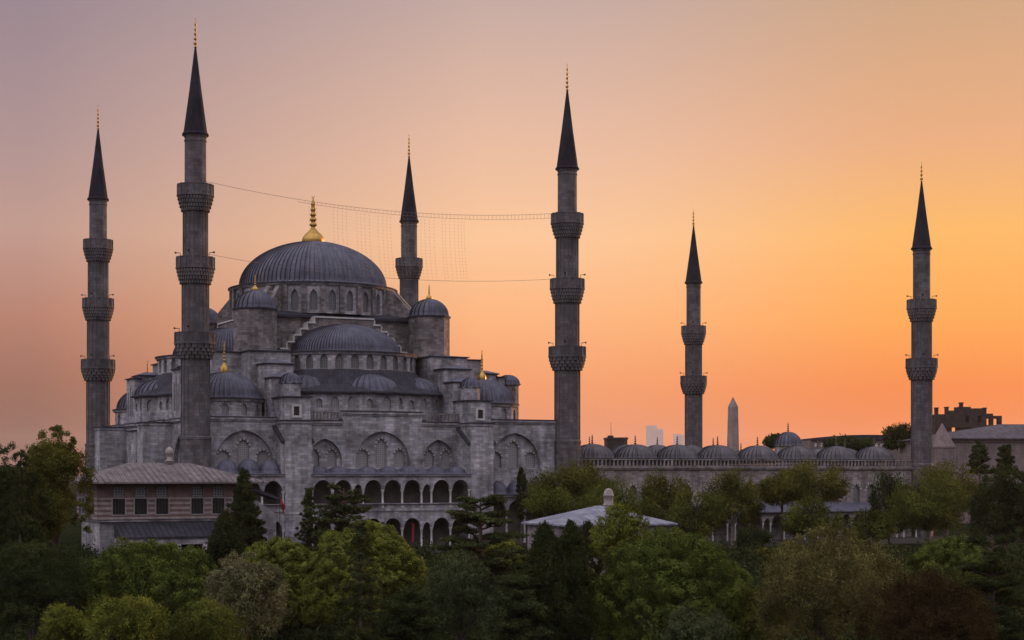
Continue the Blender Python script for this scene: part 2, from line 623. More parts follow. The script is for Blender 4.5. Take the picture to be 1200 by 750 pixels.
def thing(name, label, cat, loc=(0, 0, 0), rotz=0.0, group=None, kind=None):
    o = bpy.data.objects.new(name, None)
    COL.objects.link(o)
    o.empty_display_size = .5
    o.location = loc
    o.rotation_euler = (0, 0, rotz)
    o["label"] = label
    o["category"] = cat
    if group:
        o["group"] = group
    if kind:
        o["kind"] = kind
    return o


def copy_tree(o, parent=None):
    c = o.copy()
    COL.objects.link(c)
    if parent:
        c.parent = parent
    for ch in list(o.children):
        copy_tree(ch, c)
    return c


def arch(u0, u1, z0, zs, zt, n=7):
    """outline of a pointed opening, counter-clockwise from the lower left"""
    h, c = (u1 - u0) / 2, (u0 + u1) / 2
    H = zt - zs
    right = []
    if H > h:
        k = (H * H - h * h) / (2 * h)
        R = h + k
        t1 = math.atan2(H, k)
        right = [(-k + R * math.cos(t1 * i / n), R * math.sin(t1 * i / n)) for i in range(n + 1)]
    else:
        for i in range(n + 1):
            t = PI / 2 * i / n
            right.append((h * math.cos(t), H * math.sin(t) ** .92))
    pts = [(u0, z0), (u1, z0)] if z0 < zs - 1e-6 else []
    pts += [(c + x, zs + z) for x, z in right]
    pts += [(c - x, zs + z) for x, z in right[-2::-1]]
    return pts


def facet(p0, p1):
    """frame of a vertical facet from p0 to p1 whose outward side is on the right of the walk"""
    d = Vector((p1[0] - p0[0], p1[1] - p0[1]))
    ln = d.length
    d /= ln
    n = (d.y, -d.x)
    return (lambda u, k, z: (p0[0] + d.x * u + n[0] * k, p0[1] + d.y * u + n[1] * k, z)), ln


def voussoirs(mb, fr, a, width, n0, count):
    """wedges of red and white stone round the head of the opening a = (u0,u1,zs,zt)"""
    u0, u1, zs, zt = a
    inner = arch(u0, u1, zs, zs, zt, n=count)
    outer = arch(u0 - width, u1 + width, zs, zs, zt + width, n=count)
    m = min(len(inner), len(outer))
    for i in range(m - 1):
        pol = [inner[i], outer[i], outer[i + 1], inner[i + 1]]
        mb.slab(fr, pol, n0, n0 - .1, mat=i % 2)


def dome_prof(R, H, z0, n=14, rtop=.02, lip=True):
    pr = []
    if lip:
        pr += [(R + .12, z0 - .18), (R + .16, z0 - .02)]
    for j in range(n + 1):
        t = PI / 2 * j / n
        pr.append((max(R * math.cos(t) ** 1.1, rtop), z0 + H * math.sin(t)))
    return pr


def finial(mb, cx, cy, z, h, r, bulb=True, crescent=True, seg=12):
    """gilt alem: fluted bulb, a stem with diminishing balls, a crescent"""
    pr = []
    if bulb:
        hb = h * .34
        pr += [(r * .94, z), (r, z + hb * .14), (r * .93, z + hb * .34), (r * .72, z + hb * .54), (r * .42, z + hb * .72), (r * .2, z + hb * .88), (r * .13, z + hb)]
        z1, s = z + hb, r * .14
    else:
        pr += [(r * .7, z), (r * .3, z + h * .05)]
        z1, s = z + h * .05, r * .16
    top = z + h * .88
    nb = 5 if h > 4 else 4
    z2 = z1
    for k in range(nb):
        f = k / nb
        zc = z1 + (top - z1) * (f + .5 / nb)
        rb = r * (.31 if bulb else .8) * (1 - .55 * f)
        hb2 = (top - z1) / nb * .36
        pr += [(s, zc - hb2 * 1.15), (rb * .8, zc - hb2 * .55), (rb, zc), (rb * .8, zc + hb2 * .55), (s, zc + hb2 * 1.15)]
    pr += [(s * .8, top), (.01, z + h)]
    mb.lathe(cx, cy, pr, seg, rib=(2, r * .07) if bulb else None, cap=False)
    if crescent:
        rc = h * .03
        pts = [(cx + rc * math.sin(t), cy, z + h * .97 + rc * (1 - math.cos(t))) for t in [-2.5 + 5.0 * i / 12 for i in range(13)]]
        mb.tube(pts, [rc * .08 + rc * .22 * math.sin(PI * i / 12) for i in range(13)], 5)


# ------------------------------------------------------------------ ground
def make_ground():
    ys = [-60, 0, 40, 90, 120, 150, 180, 205, 225, 260, 400, 900, 3000, 12000]
    xs = [-12000, -2000, -400, -150, -80, -40, 0, 40, 80, 150, 400, 2000, 12000]
    mb = MB()
    for y0, y1 in zip(ys, ys[1:]):
        for x0, x1 in zip(xs, xs[1:]):
            mb.face([(x0, y0, ground_z(y0)), (x1, y0, ground_z(y0)), (x1, y1, ground_z(y1)), (x0, y1, ground_z(y1))])
    o = mb.build("ground", "ground_soil")
    o["kind"] = "structure"
    t = MB()
    p = [world(-10, -24), world(150, -24), world(150, -.6), world(-10, -.6)]
    t.prism(p, .02, .06)
    t = t.build("path", "paving")
    t["kind"] = "structure"


make_ground()

# ------------------------------------------------------------------ the mosque
CA, CB = 28.4, 30.9
QW = (30.9, 28.2, 30.9, 30.4)            # how far out the four walls stand from the great dome


def side_xf(k):
    al, ou = (((1, 0), (0, -1)), ((0, -1), (-1, 0)), ((-1, 0), (0, 1)), ((0, 1), (1, 0)))[k]
    return lambda p, q, z: (CA + al[0] * p + ou[0] * q, CB + al[1] * p + ou[1] * q, z)


mosque = thing("mosque", "great grey domed mosque with cascading lead half domes and arcaded side", "mosque", (E0[0], E0[1], 0), ROT)


def window(fr, a, depth, mat, parent, name="window", vous=None, vw=.45):
    """the infill of one pointed opening a=(u0,u1,z0,zs,zt), set back by depth, with its ring of coloured stones"""
    mb = MB()
    mb.slab(fr, arch(*a), -depth, -depth - .12, 0)
    mats = [mat]
    if vous:
        sub = MB()
        voussoirs(sub, fr, (a[0], a[1], a[3], a[4]), vw, vous, 6)
        # fold the stones into the window's own mesh
        off = len(mb.v)
        mb.v += sub.v
        mb.f += [tuple(i + off for i in f) for f in sub.f]
        mb.uv += sub.uv
        mb.mi += [m + 1 for m in sub.mi]
        mb.sm += sub.sm
        mats += ["red_stone", "arch_stone"]
    return mb.build(name, mats, parent)


# --- body
mb = MB()
mb.box(1.95, 57.6, 1.75, 61.2, 0, 18.4)
mb.build("prayer_hall_body", "facade_stone", mosque)
mb = MB()
mb.box(.3, 58.4, 1.2, 61.4, 18.45, 19.05)
mb.build("hall_roof", "lead", mosque)
mb = MB()
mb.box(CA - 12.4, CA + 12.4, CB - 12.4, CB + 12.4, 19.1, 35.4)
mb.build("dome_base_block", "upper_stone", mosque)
# lead skirt between the square block and the drum
mb = MB()
sq = [(CA + s * 13.1, CB + t * 13.1) for s, t in ((-1, -1), (1, -1), (1, 1), (-1, 1))]
mb.prism(sq, 35.4, 35.75)
lo = [(x, y, 35.75) for x, y in sq]
hi = [(CA + (x - CA) * .78, CB + (y - CB) * .78, 36.7) for x, y in sq]
mb.hexa(lo, hi)
mb.build("dome_skirt_roof", "dark_lead", mosque)


# --- main drum, 28 sides, a window in each
def drum(name, cx, cy, R, z0, z1, nseg, a0, a1, win, parent, stone, cornice=.35, lead="lead", wmat="drum_window", depth=.4, vous=None, skip=()):
    """polygonal drum wall with one pointed window per side; win=(width, sill above z0, height)"""
    mb = MB()
    fr_l = []
    for i in range(nseg):
        t0, t1 = a0 + (a1 - a0) * i / nseg, a0 + (a1 - a0) * (i + 1) / nseg
        p0, p1 = (cx + R * math.cos(t0), cy + R * math.sin(t0)), (cx + R * math.cos(t1), cy + R * math.sin(t1))
        fr, ln = facet(p0, p1)
        ww, s, h = win
        u0, u1 = ln / 2 - ww / 2, ln / 2 + ww / 2
        if i in skip:
            mb.wall(fr, [(0, z0), (ln, z0), (ln, z1), (0, z1)], [], depth)
        else:
            a = (u0, u1, z0 + s, z0 + s + h * .62, z0 + s + h)
            mb.wall(fr, [(0, z0), (ln, z0), (ln, z1), (0, z1)], [arch(*a)], depth)
            fr_l.append((fr, a))
    full = abs(a1 - a0 - 2 * PI) < 1e-6
    sg = nseg * (2 if full else 2)
    mb.lathe(cx, cy, [(R, z1 - .4), (R + cornice * .5, z1 - .34), (R + cornice * .8, z1 - .12), (R + cornice * .8, z1 - .02)], sg, a0, a1, smooth=False, cap=False)
    mb.lathe(cx, cy, [(R - .3, z1 - .02), (R + cornice + .08, z1 - .02), (R + cornice + .08, z1 + .16), (R - .6, z1 + .3)], sg, a0, a1, smooth=False, cap=False, mat=1)
    o = mb.build(name, [stone, "dark_lead"], parent)
    for fr, a in fr_l:
        window(fr, a, depth, wmat, o, vous=vous, vw=.3)
    return o


md = drum("main_drum", CA, CB, 13.3, 36.2, 41.0, 28, 0, 2 * PI, (1.2, .5, 3.3), mosque, "facade_stone", cornice=.5)
mb = MB()
for i in range(28):                                     # slim buttresses between the windows
    t = 2 * PI * i / 28
    c = (CA + 13.35 * math.cos(t), CB + 13.35 * math.sin(t))
    mb.obox(c, (math.cos(t), math.sin(t)), (-math.sin(t), math.cos(t)), .3, .38, 36.2, 40.6)
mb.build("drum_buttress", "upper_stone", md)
for s, t in ((-1, -1), (1, -1), (1, 1), (-1, 1)):       # half arches from the drum to the corner towers
    mb = MB()
    ang = math.atan2(t, s)
    ux, uy = (math.cos(ang), math.sin(ang)), (-math.sin(ang), math.cos(ang))
    for off in (-.8, .8):
        prof = [(12.6, 40.6), (14.6, 40.4), (17.8, 37.0), (17.8, 36.0), (15.6, 36.2), (14.4, 37.4), (13.6, 38.6), (12.6, 39.2)]
        pl = lambda r, n, z, off=off: (CA + ux[0] * r + uy[0] * (off + n), CB + ux[1] * r + uy[1] * (off + n), z)
        mb.slab(pl, prof, .35, -.35)
    c = (CA + ux[0] * 14.0, CB + ux[1] * 14.0)
    mb.obox(c, ux, uy, 1.3, 1.1, 36.0, 39.6)
    mb.build("flying_buttress", "upper_stone", md)

mb = MB()
mb.lathe(CA, CB, [(13.4, 41.2), (12.4, 41.5), (12.0, 41.55)] + dome_prof(11.9, 7.6, 41.6, 22, rtop=.6, lip=False), 96 * 3, rib=(3, RIB))
dm = mb.build("main_dome", "lead", mosque)
mb = MB()
finial(mb, CA, CB, 48.95, 7.7, 1.75, seg=32)
mb.build("finial", "gold", dm)


# --- corner weight towers
for s, t in ((-1, -1), (1, -1), (1, 1), (-1, 1)):
    cx, cy = CA + s * 14.5, CB + t * 14.5
    mb = MB()
    mb.lathe(cx, cy, [(3.3, 29.2), (3.3, 35.9), (3.42, 36.0)], 8, smooth=False, phase=PI / 8)
    mb.lathe(cx, cy, [(3.3, 36.0), (3.52, 36.0), (3.52, 36.2), (2.7, 36.4)], 8, smooth=False, phase=PI / 8, mat=1)
    tw = mb.build("weight_tower", ["upper_stone", "dark_lead"], mosque)
    mb = MB()
    mb.lathe(cx, cy, dome_prof(3.0, 2.75, 36.35, 10), 22 * 3, rib=(3, RIB))
    mb.build("tower_dome", "lead", tw)
    mb = MB()
    finial(mb, cx, cy, 39.05, 2.4, .5)
    mb.build("finial", "gold", tw)


# --- one of the four sides: arch gable, half dome on its windowed drum, exedra ring, stepped buttress blocks
QC = 14.3                                               # centre of the half domes from the great dome
for k in range(4):
    X = side_xf(k)
    # stepped gable
    prof = []
    steps = [(10.6, 29.0), (10.6, 30.2), (9.4, 30.2), (9.4, 31.3), (8.3, 31.3), (8.3, 32.4), (7.2, 32.4), (7.2, 33.4), (6.1, 33.4), (6.1, 34.4), (4.9, 34.4), (4.9, 35.3)]
    prof = [(p, z) for p, z in steps] + [(-p, z) for p, z in reversed(steps)]
    mb = MB(X)
    fr = lambda u, n, z: (u, QC + .3 + n, z)
    mb.slab(fr, prof, 0, -1.9)
    gb = mb.build("stepped_gable", "upper_stone", mosque)
    mb = MB(X)
    for sg in (-1, 1):
        for (p0, z0), (p1, z1) in zip(steps[1:], steps[2:]):
            if abs(z0 - z1) < .01:
                lo_, hi_ = sorted((sg * p0, sg * (p1 - .12)))
                mb.box(lo_, hi_, QC - 1.7, QC + .52, z0 - .05, z0 + .2)
            else:
                lo_, hi_ = sorted((sg * p0, sg * (p0 + .2)))
                mb.box(lo_, hi_, QC - 1.7, QC + .48, z0 + .2, z1 - .06)
    mb.box(-4.95, 4.95, QC - 1.7, QC + .5, 35.28, 35.52)
    mb.build("coping", "white_stone", gb)
    # drum and half dome
    a0, a1 = 0.0, PI
    if k == 0:
        a0, a1 = -PI, 0.0
    rot = {0: -PI, 1: PI / 2, 2: 0.0, 3: -PI / 2}[k]
    cx, cy, _ = X(0, QC, 0)
    hd = drum("half_dome_drum", cx, cy, 11.25, 26.5, 29.35, 15, rot, rot + PI, (1.2, .35, 2.15), mosque, "facade_stone", cornice=.35, depth=.35)
    mb = MB()
    mb.lathe(cx, cy, [(11.3, 29.5), (9.2, 29.8)] + dome_prof(8.7, 4.6, 29.85, 16, lip=False), 56 * 3, rot, rot + PI, rib=(3, RIB))
    mb.build("half_dome", "lead", mosque)
    # ring of exedrae
    poly = [(-13.2, 21.5), (-12.6, 24.2), (-9.6, 26.2), (-5.0, 27.2), (-2.8, 28.9), (2.8, 28.9), (5.0, 27.2), (9.6, 26.2), (12.6, 24.2), (13.2, 21.5)]
    mb = MB(X)
    wl = []
    for (p0, p1) in zip(poly, poly[1:]):
        fr, ln = facet((p0[0], -p0[1]), (p1[0], -p1[1]))
        frq = lambda u, n, z, fr=fr: (lambda r: (r[0], -r[1], r[2]))(fr(u, n, z))
        nw = 2 if ln > 4 else (1 if ln > 2.6 else 0)
        holes = []
        for i in range(nw):
            c = ln * (i + .5) / nw
            hw = .62 if (i + nw) % 2 else .5
            a = (c - hw, c + hw, 20.7, 21.7, 22.5) if hw > .6 else (c - hw, c + hw, 20.8, 21.5, 22.2)
            holes.append(a)
            wl.append((lambda u, n, z, f=frq: X(*f(u, n, z)), a))
        mb.wall(frq, [(0, 19.0), (ln, 19.0), (ln, 23.2), (0, 23.2)], [arch(*a) for a in holes], .3)
        mb.wall(lambda u, n, z, f=frq: f(u, n - 2.2, z), [(0, 19.0), (ln, 19.0), (ln, 23.2), (0, 23.2)], [], .1)
    ex = mb.build("exedra_wall", "facade_stone", mosque)
    for fr, a in wl:
        window(fr, a, .3, "grille", ex)
    mb = MB(X)
    top, brk = [], []
    for i in range(len(poly)):
        p, q = poly[i]
        ang = math.atan2(q - QC, p)
        top.append((11.3 * math.cos(ang), QC + 11.3 * math.sin(ang), 26.75))
        o_ = (p * 1.035, QC + (q - QC) * 1.045)
        brk.append((top[-1][0] * .5 + o_[0] * .5, top[-1][1] * .5 + o_[1] * .5, 24.35))
    out = [(p * 1.035, QC + (q - QC) * 1.045, 23.2) for p, q in poly]
    for i in range(len(poly) - 1):
        mb.face([out[i], out[i + 1], brk[i + 1], brk[i]])
        mb.face([brk[i], brk[i + 1], top[i + 1], top[i]])
        mb.face([(out[i][0], out[i][1], 23.0), (out[i + 1][0], out[i + 1][1], 23.0), out[i + 1], out[i]])
        mb.face([(out[i][0], out[i][1], 23.0), (out[i + 1][0], out[i + 1][1], 23.0), (poly[i + 1][0], poly[i + 1][1] - .2, 23.0), (poly[i][0], poly[i][1] - .2, 23.0)])
    mb.build("exedra_roof", "dark_lead", mosque)
    for ang in (-52, 0, 52):
        t = math.radians(ang)
        px, qx = 10.2 * math.sin(t), QC + 10.2 * math.cos(t)
        if ang:
            px, qx = 10.8 * math.sin(t), QC + 10.8 * math.cos(t)
        c = X(px, qx, 0)
        mb = MB()
        mb.lathe(c[0], c[1], dome_prof(4.75, 2.95 if not ang else 2.8, 23.25, 9), 30 * 3, rib=(3, RIB))
        mb.build("exedra_dome", "lead", mosque)
    # stepped buttress blocks on either side
    for sg in (-1, 1):
        def P(p0, p1):
            return (p0, p1) if sg > 0 else (-p1, -p0)
        mb = MB(X)
        ro = MB(X)

        def block(p0, p1, q0, q1, z0, z1, peak):
            a, b = P(p0, p1)
            mb.box(a, b, q0, q1, z0, z1)
            e = .28
            ro.hexa([(a - e, q0 - e, z1), (b + e, q0 - e, z1), (b + e, q1 + e, z1), (a - e, q1 + e, z1)],
                    [(a - e, q0 - e, z1 + .16), (b + e, q0 - e, z1 + .16), (b + e, q1 + e, z1 + .16), (a - e, q1 + e, z1 + .16)], 1)
            m = (a + b) / 2
            ro.hexa([(a - e, q0 - e, z1 + .16), (b + e, q0 - e, z1 + .16), (b + e, q1 + e, z1 + .16), (a - e, q1 + e, z1 + .16)],
                    [(m - .5, q0 + 1, z1 + peak), (m + .5, q0 + 1, z1 + peak), (m + .5, q1 - 1.2, z1 + peak), (m - .5, q1 - 1.2, z1 + peak)])
        block(11.4, 17.7, 11.5, 22.2, 19.1, 29.2, .35)
        block(12.2, 16.6, 22.2, 25.7, 19.1, 27.1, .7)
        qd = QW[k] + 2.9
        if k == 0:
            block(12.3, 16.4, 25.7, 28.9, 19.1, 24.9, .9)
            block(12.4, 16.3, 28.9, qd, 18.2, 21.9, .2)
        else:
            block(12.0, 17.2, 25.7, 26.7, 19.1, 26.6, .3)
        bb = mb.build("stepped_buttress", "facade_stone", mosque)
        ro.build("buttress_roof", ["lead", "dark_lead"], bb)
        pm = sg * 14.5
        if k:
            for dp, zt_ in ((-1.3, 24.6), (0, 25.4), (1.3, 24.6)):
                lw = MB(X)
                lw.slab(lambda u, n, z: (u, 26.72 + n, z), arch(pm + dp - .3, pm + dp + .3, 20.6, zt_ - .6, zt_, n=4), .03, -.03)
                lw.build("window", "drum_window", bb)
            continue
        wm = MB(X)
        wm.slab(lambda u, n, z: (u, qd + n, z), [(pm - .42, 19.3), (pm + .42, 19.3), (pm + .42, 20.6), (pm - .42, 20.6)], .03, -.05, 1)
        for du0, du1, dz0, dz1 in ((-.75, -.42, 19.0, 20.9), (.42, .75, 19.0, 20.9), (-.42, .42, 19.0, 19.3), (-.42, .42, 20.6, 20.9)):
            wm.box(pm + du0, pm + du1, qd - .05, qd + .12, dz0, dz1, 0)
        wm.build("window", ["white_stone", "void_dark"], bb)
        c = X(sg * 14.3, 30.6, 0)
        tm = MB()
        tm.lathe(c[0], c[1], [(1.45, 22.05), (1.45, 23.9), (1.62, 24.0), (1.62, 24.15), (1.3, 24.2)], 8, smooth=False, phase=PI / 8)
        tt = tm.build("turret", "facade_stone", mosque)
        tm = MB()
        tm.lathe(c[0], c[1], dome_prof(1.42, 1.35, 24.2, 8), 16 * 3, rib=(3, RIB))
        tm.build("turret_dome", "lead", tt)

# --- corner domes
for (a, b, gold) in ((6.3, 7.2, 1), (48.1, 7.5, 1), (50.0, 54.4, 0), (6.8, 54.4, 0)):
    cd = drum("corner_dome_drum", a, b, 5.55, 19.0, 21.75, 12, 0, 2 * PI, (.95, .35, 1.75), mosque, "facade_stone", cornice=.3, depth=.3, wmat="grille", vous=.04)
    mb = MB()
    mb.lathe(a, b, [(5.6, 21.9), (5.2, 22.05)] + dome_prof(5.05, 3.75, 22.1, 12, lip=False), 44 * 3, rib=(3, RIB))
    mb.build("corner_dome", "lead", cd)
    mb = MB()
    finial(mb, a, b, 25.75, 4.6, .62, seg=24)
    mb.build("finial", "gold", cd)
    bx = MB()
    bx.box(a - 5.9, a + 5.9, b - 5.9, b + 5.9, 18.9, 19.25)
    bx.build("roof_apron", "pale_lead", cd)

# stair turret beside the far corner dome
mb = MB()
mb.lathe(56.6, 15.5, [(1.75, 18.9), (1.75, 25.3), (1.95, 25.4), (1.95, 25.6), (1.6, 25.7)], 10, smooth=False)
st = mb.build("stair_turret", "upper_stone", mosque)
mb = MB()
mb.lathe(56.6, 15.5, dome_prof(1.75, 1.5, 25.7, 8), 14 * 3, rib=(3, RIB))
mb.build("turret_dome", "lead", st)


# --- the walls: big blind arches with three windows each
def facade(k, bays, q, segs, name="facade_wall"):
    """bays: (u0,u1,z0,zs,zt,[windows]); segs: outline pieces (u0,u1,z1) along the wall"""
    X = side_xf(k)
    fr = lambda u, n, z: X(u, q + n, z)
    for (s0, s1, zt) in segs:
        mb = MB()
        mine = [b for b in bays if s0 - .01 <= b[0] and b[1] <= s1 + .01]
        mb.wall(fr, [(s0, 0), (s1, 0), (s1, zt), (s0, zt)], [arch(*b[:5], n=10) for b in mine], .55)
        for b in mine:
            fi = lambda u, n, z: fr(u, n - .55, z)
            mb.wall(fi, arch(*b[:5], n=10), [arch(*wn) for wn in b[5]], .35)
        # cornice
        XX = lambda u0, u1, n0, n1, z0, z1, m=0: [mb.face([fr(*c) for c in qd], mat=m) for qd in (
            [(u0, n1, z0), (u1, n1, z0), (u1, n1, z1), (u0, n1, z1)], [(u0, n0, z1), (u0, n1, z1), (u1, n1, z1), (u1, n0, z1)],
            [(u0, n0, z0), (u1, n0, z0), (u1, n1, z0), (u0, n1, z0)], [(u0, n0, z0), (u0, n1, z0), (u0, n1, z1), (u0, n0, z1)], [(u1, n0, z0), (u1, n1, z0), (u1, n1, z1), (u1, n0, z1)])]
        XX(s0, s1, -.6, .16, zt - .55, zt - .3)
        XX(s0, s1, -.6, .34, zt - .3, zt + .02)
        XX(s0, s1, -.9, .42, zt + .022, zt + .16, 1)
        wallo = mb.build(name, ["facade_stone", "dark_lead"], mosque)
        for b in mine:
            am = MB()
            inner, outer = arch(b[0], b[1], b[3], b[3], b[4], n=10), arch(b[0] - .28, b[1] + .28, b[3], b[3], b[4] + .3, n=10)
            for i in range(len(inner) - 1):
                am.slab(fr, [inner[i], outer[i], outer[i + 1], inner[i + 1]], .07, -.05)
            am.build("arch_moulding", "facade_stone", wallo)
            fi = lambda u, n, z: fr(u, n - .55, z)
            for wn in b[5]:
                window(fi, wn, .35, "grille", wallo, vous=.03, vw=.26)


def three(c, half, z0, tall, low, ww=1.75):
    hw = ww / 2
    off = half * .68
    return [(c - hw, c + hw, z0 + .3, z0 + tall * .72, z0 + tall), (c - off - hw, c - off + hw, z0 + .3, z0 + low * .66, z0 + low), (c + off - hw, c + off + hw, z0 + .3, z0 + low * .66, z0 + low)]


Q0 = QW[0]
bays = [(-25.6, -16.9, 11.7, 12.4, 17.2, three(-21.2, 4.3, 11.6, 4.3, 2.7)),
        (-4.35, 4.35, 11.7, 12.6, 17.25, three(0, 4.3, 11.6, 4.6, 3.0)),
        (-11.7, -6.4, 11.7, 12.8, 16.1, [(-11.2, -9.7, 12.0, 13.4, 14.6), (-8.5, -7.0, 12.0, 13.4, 14.6)]),
        (6.4, 11.7, 11.7, 12.8, 16.1, [(7.0, 8.5, 12.0, 13.4, 14.6), (9.7, 11.2, 12.0, 13.4, 14.6)]),
        (17.6, 26.2, 11.7, 12.4, 17.25, three(21.9, 4.3, 11.6, 4.4, 2.7))]
facade(0, bays, Q0 - .3, [(-26.9, -16.45, 19.0), (-12.55, -7.0 + .62 + .05, 18.65), (-6.33, 6.33, 20.1), (6.33, 12.45, 18.65), (16.15, 29.6, 19.2)])
Q1 = QW[1]
bays1 = [(-25.8, -18.0, 6.0, 12.0, 16.8, [(-24.8, -23.6, 7, 12.2, 13.6), (-22.5, -21.3, 7, 14, 15.6), (-20.2, -19.0, 7, 12.2, 13.6)]),
         (17.6, 26.2, 6.0, 12.0, 16.8, [(19.0, 20.2, 7, 12.2, 13.6), (21.3, 22.5, 7, 14, 15.6), (23.6, 24.8, 7, 12.2, 13.6)]),
         (-11.6, -4.2, 6.0, 12.0, 16.2, [(-9.2, -8.3, 7, 13, 14.6), (-7.4, -6.5, 7, 13, 14.6)]),
         (4.2, 11.6, 6.0, 12.0, 16.2, [(6.5, 7.4, 7, 13, 14.6), (8.3, 9.2, 7, 13, 14.6)])]
facade(1, bays1, Q1 - .3, [(-29.4, -16.4, 19.0), (-12.5, 12.5, 19.0), (16.4, 29.6, 19.0)])

# --- great wall buttresses
for k in (0, 1):
    X = side_xf(k)
    for s0, s1 in ((-16.5, -12.6), (12.5, 16.2)):
        mb = MB(X)
        q = QW[k]
        mb.box(s0, s1, q - .6, q + 3.95, 0, 18.15)
        mb.box(s0 - .12, s1 + .12, q - .4, q + 4.1, 18.152, 18.5)
        mb.box(s0 - .1, s1 + .1, q - .35, q + 4.05, 5.2, 5.45)
        o = mb.build("wall_buttress", "facade_stone", mosque)
        rb = MB(X)
        rb.box(s0 - .2, s1 + .2, q - .5, q + 4.25, 18.502, 18.66)
        for (a, b) in ((s0 - .55, s0 + .002), (s1 - .002, s1 + .55)) if k == 0 else ():       # sloping lead copings along the flanks
            rb.hexa([(a, q - .2, 17.6), (b, q - .2, 17.6), (b, q + 3.7, 15.3), (a, q + 3.7, 15.3)],
                    [(a, q - .2, 18.0), (b, q - .2, 18.0), (b, q + 3.7, 15.7), (a, q + 3.7, 15.7)])
        rb.build("coping", "dark_lead", o)
        if k:
            continue
        fl = MB(X)
        for (a, b) in ((s0 - .42, s0 + .002), (s1 - .002, s1 + .42)):
            fl.hexa([(a, q - .25, 9.6), (b, q - .25, 9.6), (b, q + 3.5, 9.6), (a, q + 3.5, 9.6)],
                    [(a, q - .25, 17.6), (b, q - .25, 17.6), (b, q + 3.5, 15.4), (a, q + 3.5, 15.4)])
        fl.build("flank_wall", "facade_stone", o)
X = side_xf(1)
mb = MB(X)
mb.box(-2.6, 2.6, QW[1] - .5, QW[1] + 1.8, 0, 17.6)
o = mb.build("wall_buttress", "facade_stone", mosque)
mb = MB(X)
mb.box(-2.8, 2.8, QW[1] - .5, QW[1] + 2.0, 17.6, 17.8)
mb.build("coping", "dark_lead", o)


# --- roof balustrades
def balustrade(name, fr, L0, L1, z0, z1, parent, mat="pale_trim", step=.62, w=.2):
    mb = MB()
    def bx(u0, u1, n0, n1, a, b):
        c = [fr(u0, n0, a), fr(u1, n0, a), fr(u1, n1, a), fr(u0, n1, a)]
        d = [fr(u0, n0, b), fr(u1, n0, b), fr(u1, n1, b), fr(u0, n1, b)]
        mb.hexa(c, d)
    bx(L0, L1, -.14, .14, z0, z0 + .16)
    bx(L0, L1, -.17, .17, z1 - .18, z1)
    n = max(2, int((L1 - L0) / step))
    for i in range(n + 1):
        u = L0 + (L1 - L0) * i / n
        ww = w if i % 6 else w * 1.6
        bx(max(L0, u - ww / 2), min(L1, u + ww / 2), -.11, .11, z0 + .16, z1 - .18)
    return mb.build(name, mat, parent)


X = side_xf(0)
for u0, u1 in ((-12.4, -7.0), (7.0, 12.4)):
    balustrade("balustrade", lambda u, n, z: X(u, Q0 - .2 + n, z), u0, u1, 18.83, 20.05, mosque, mat="upper_stone", step=.5)


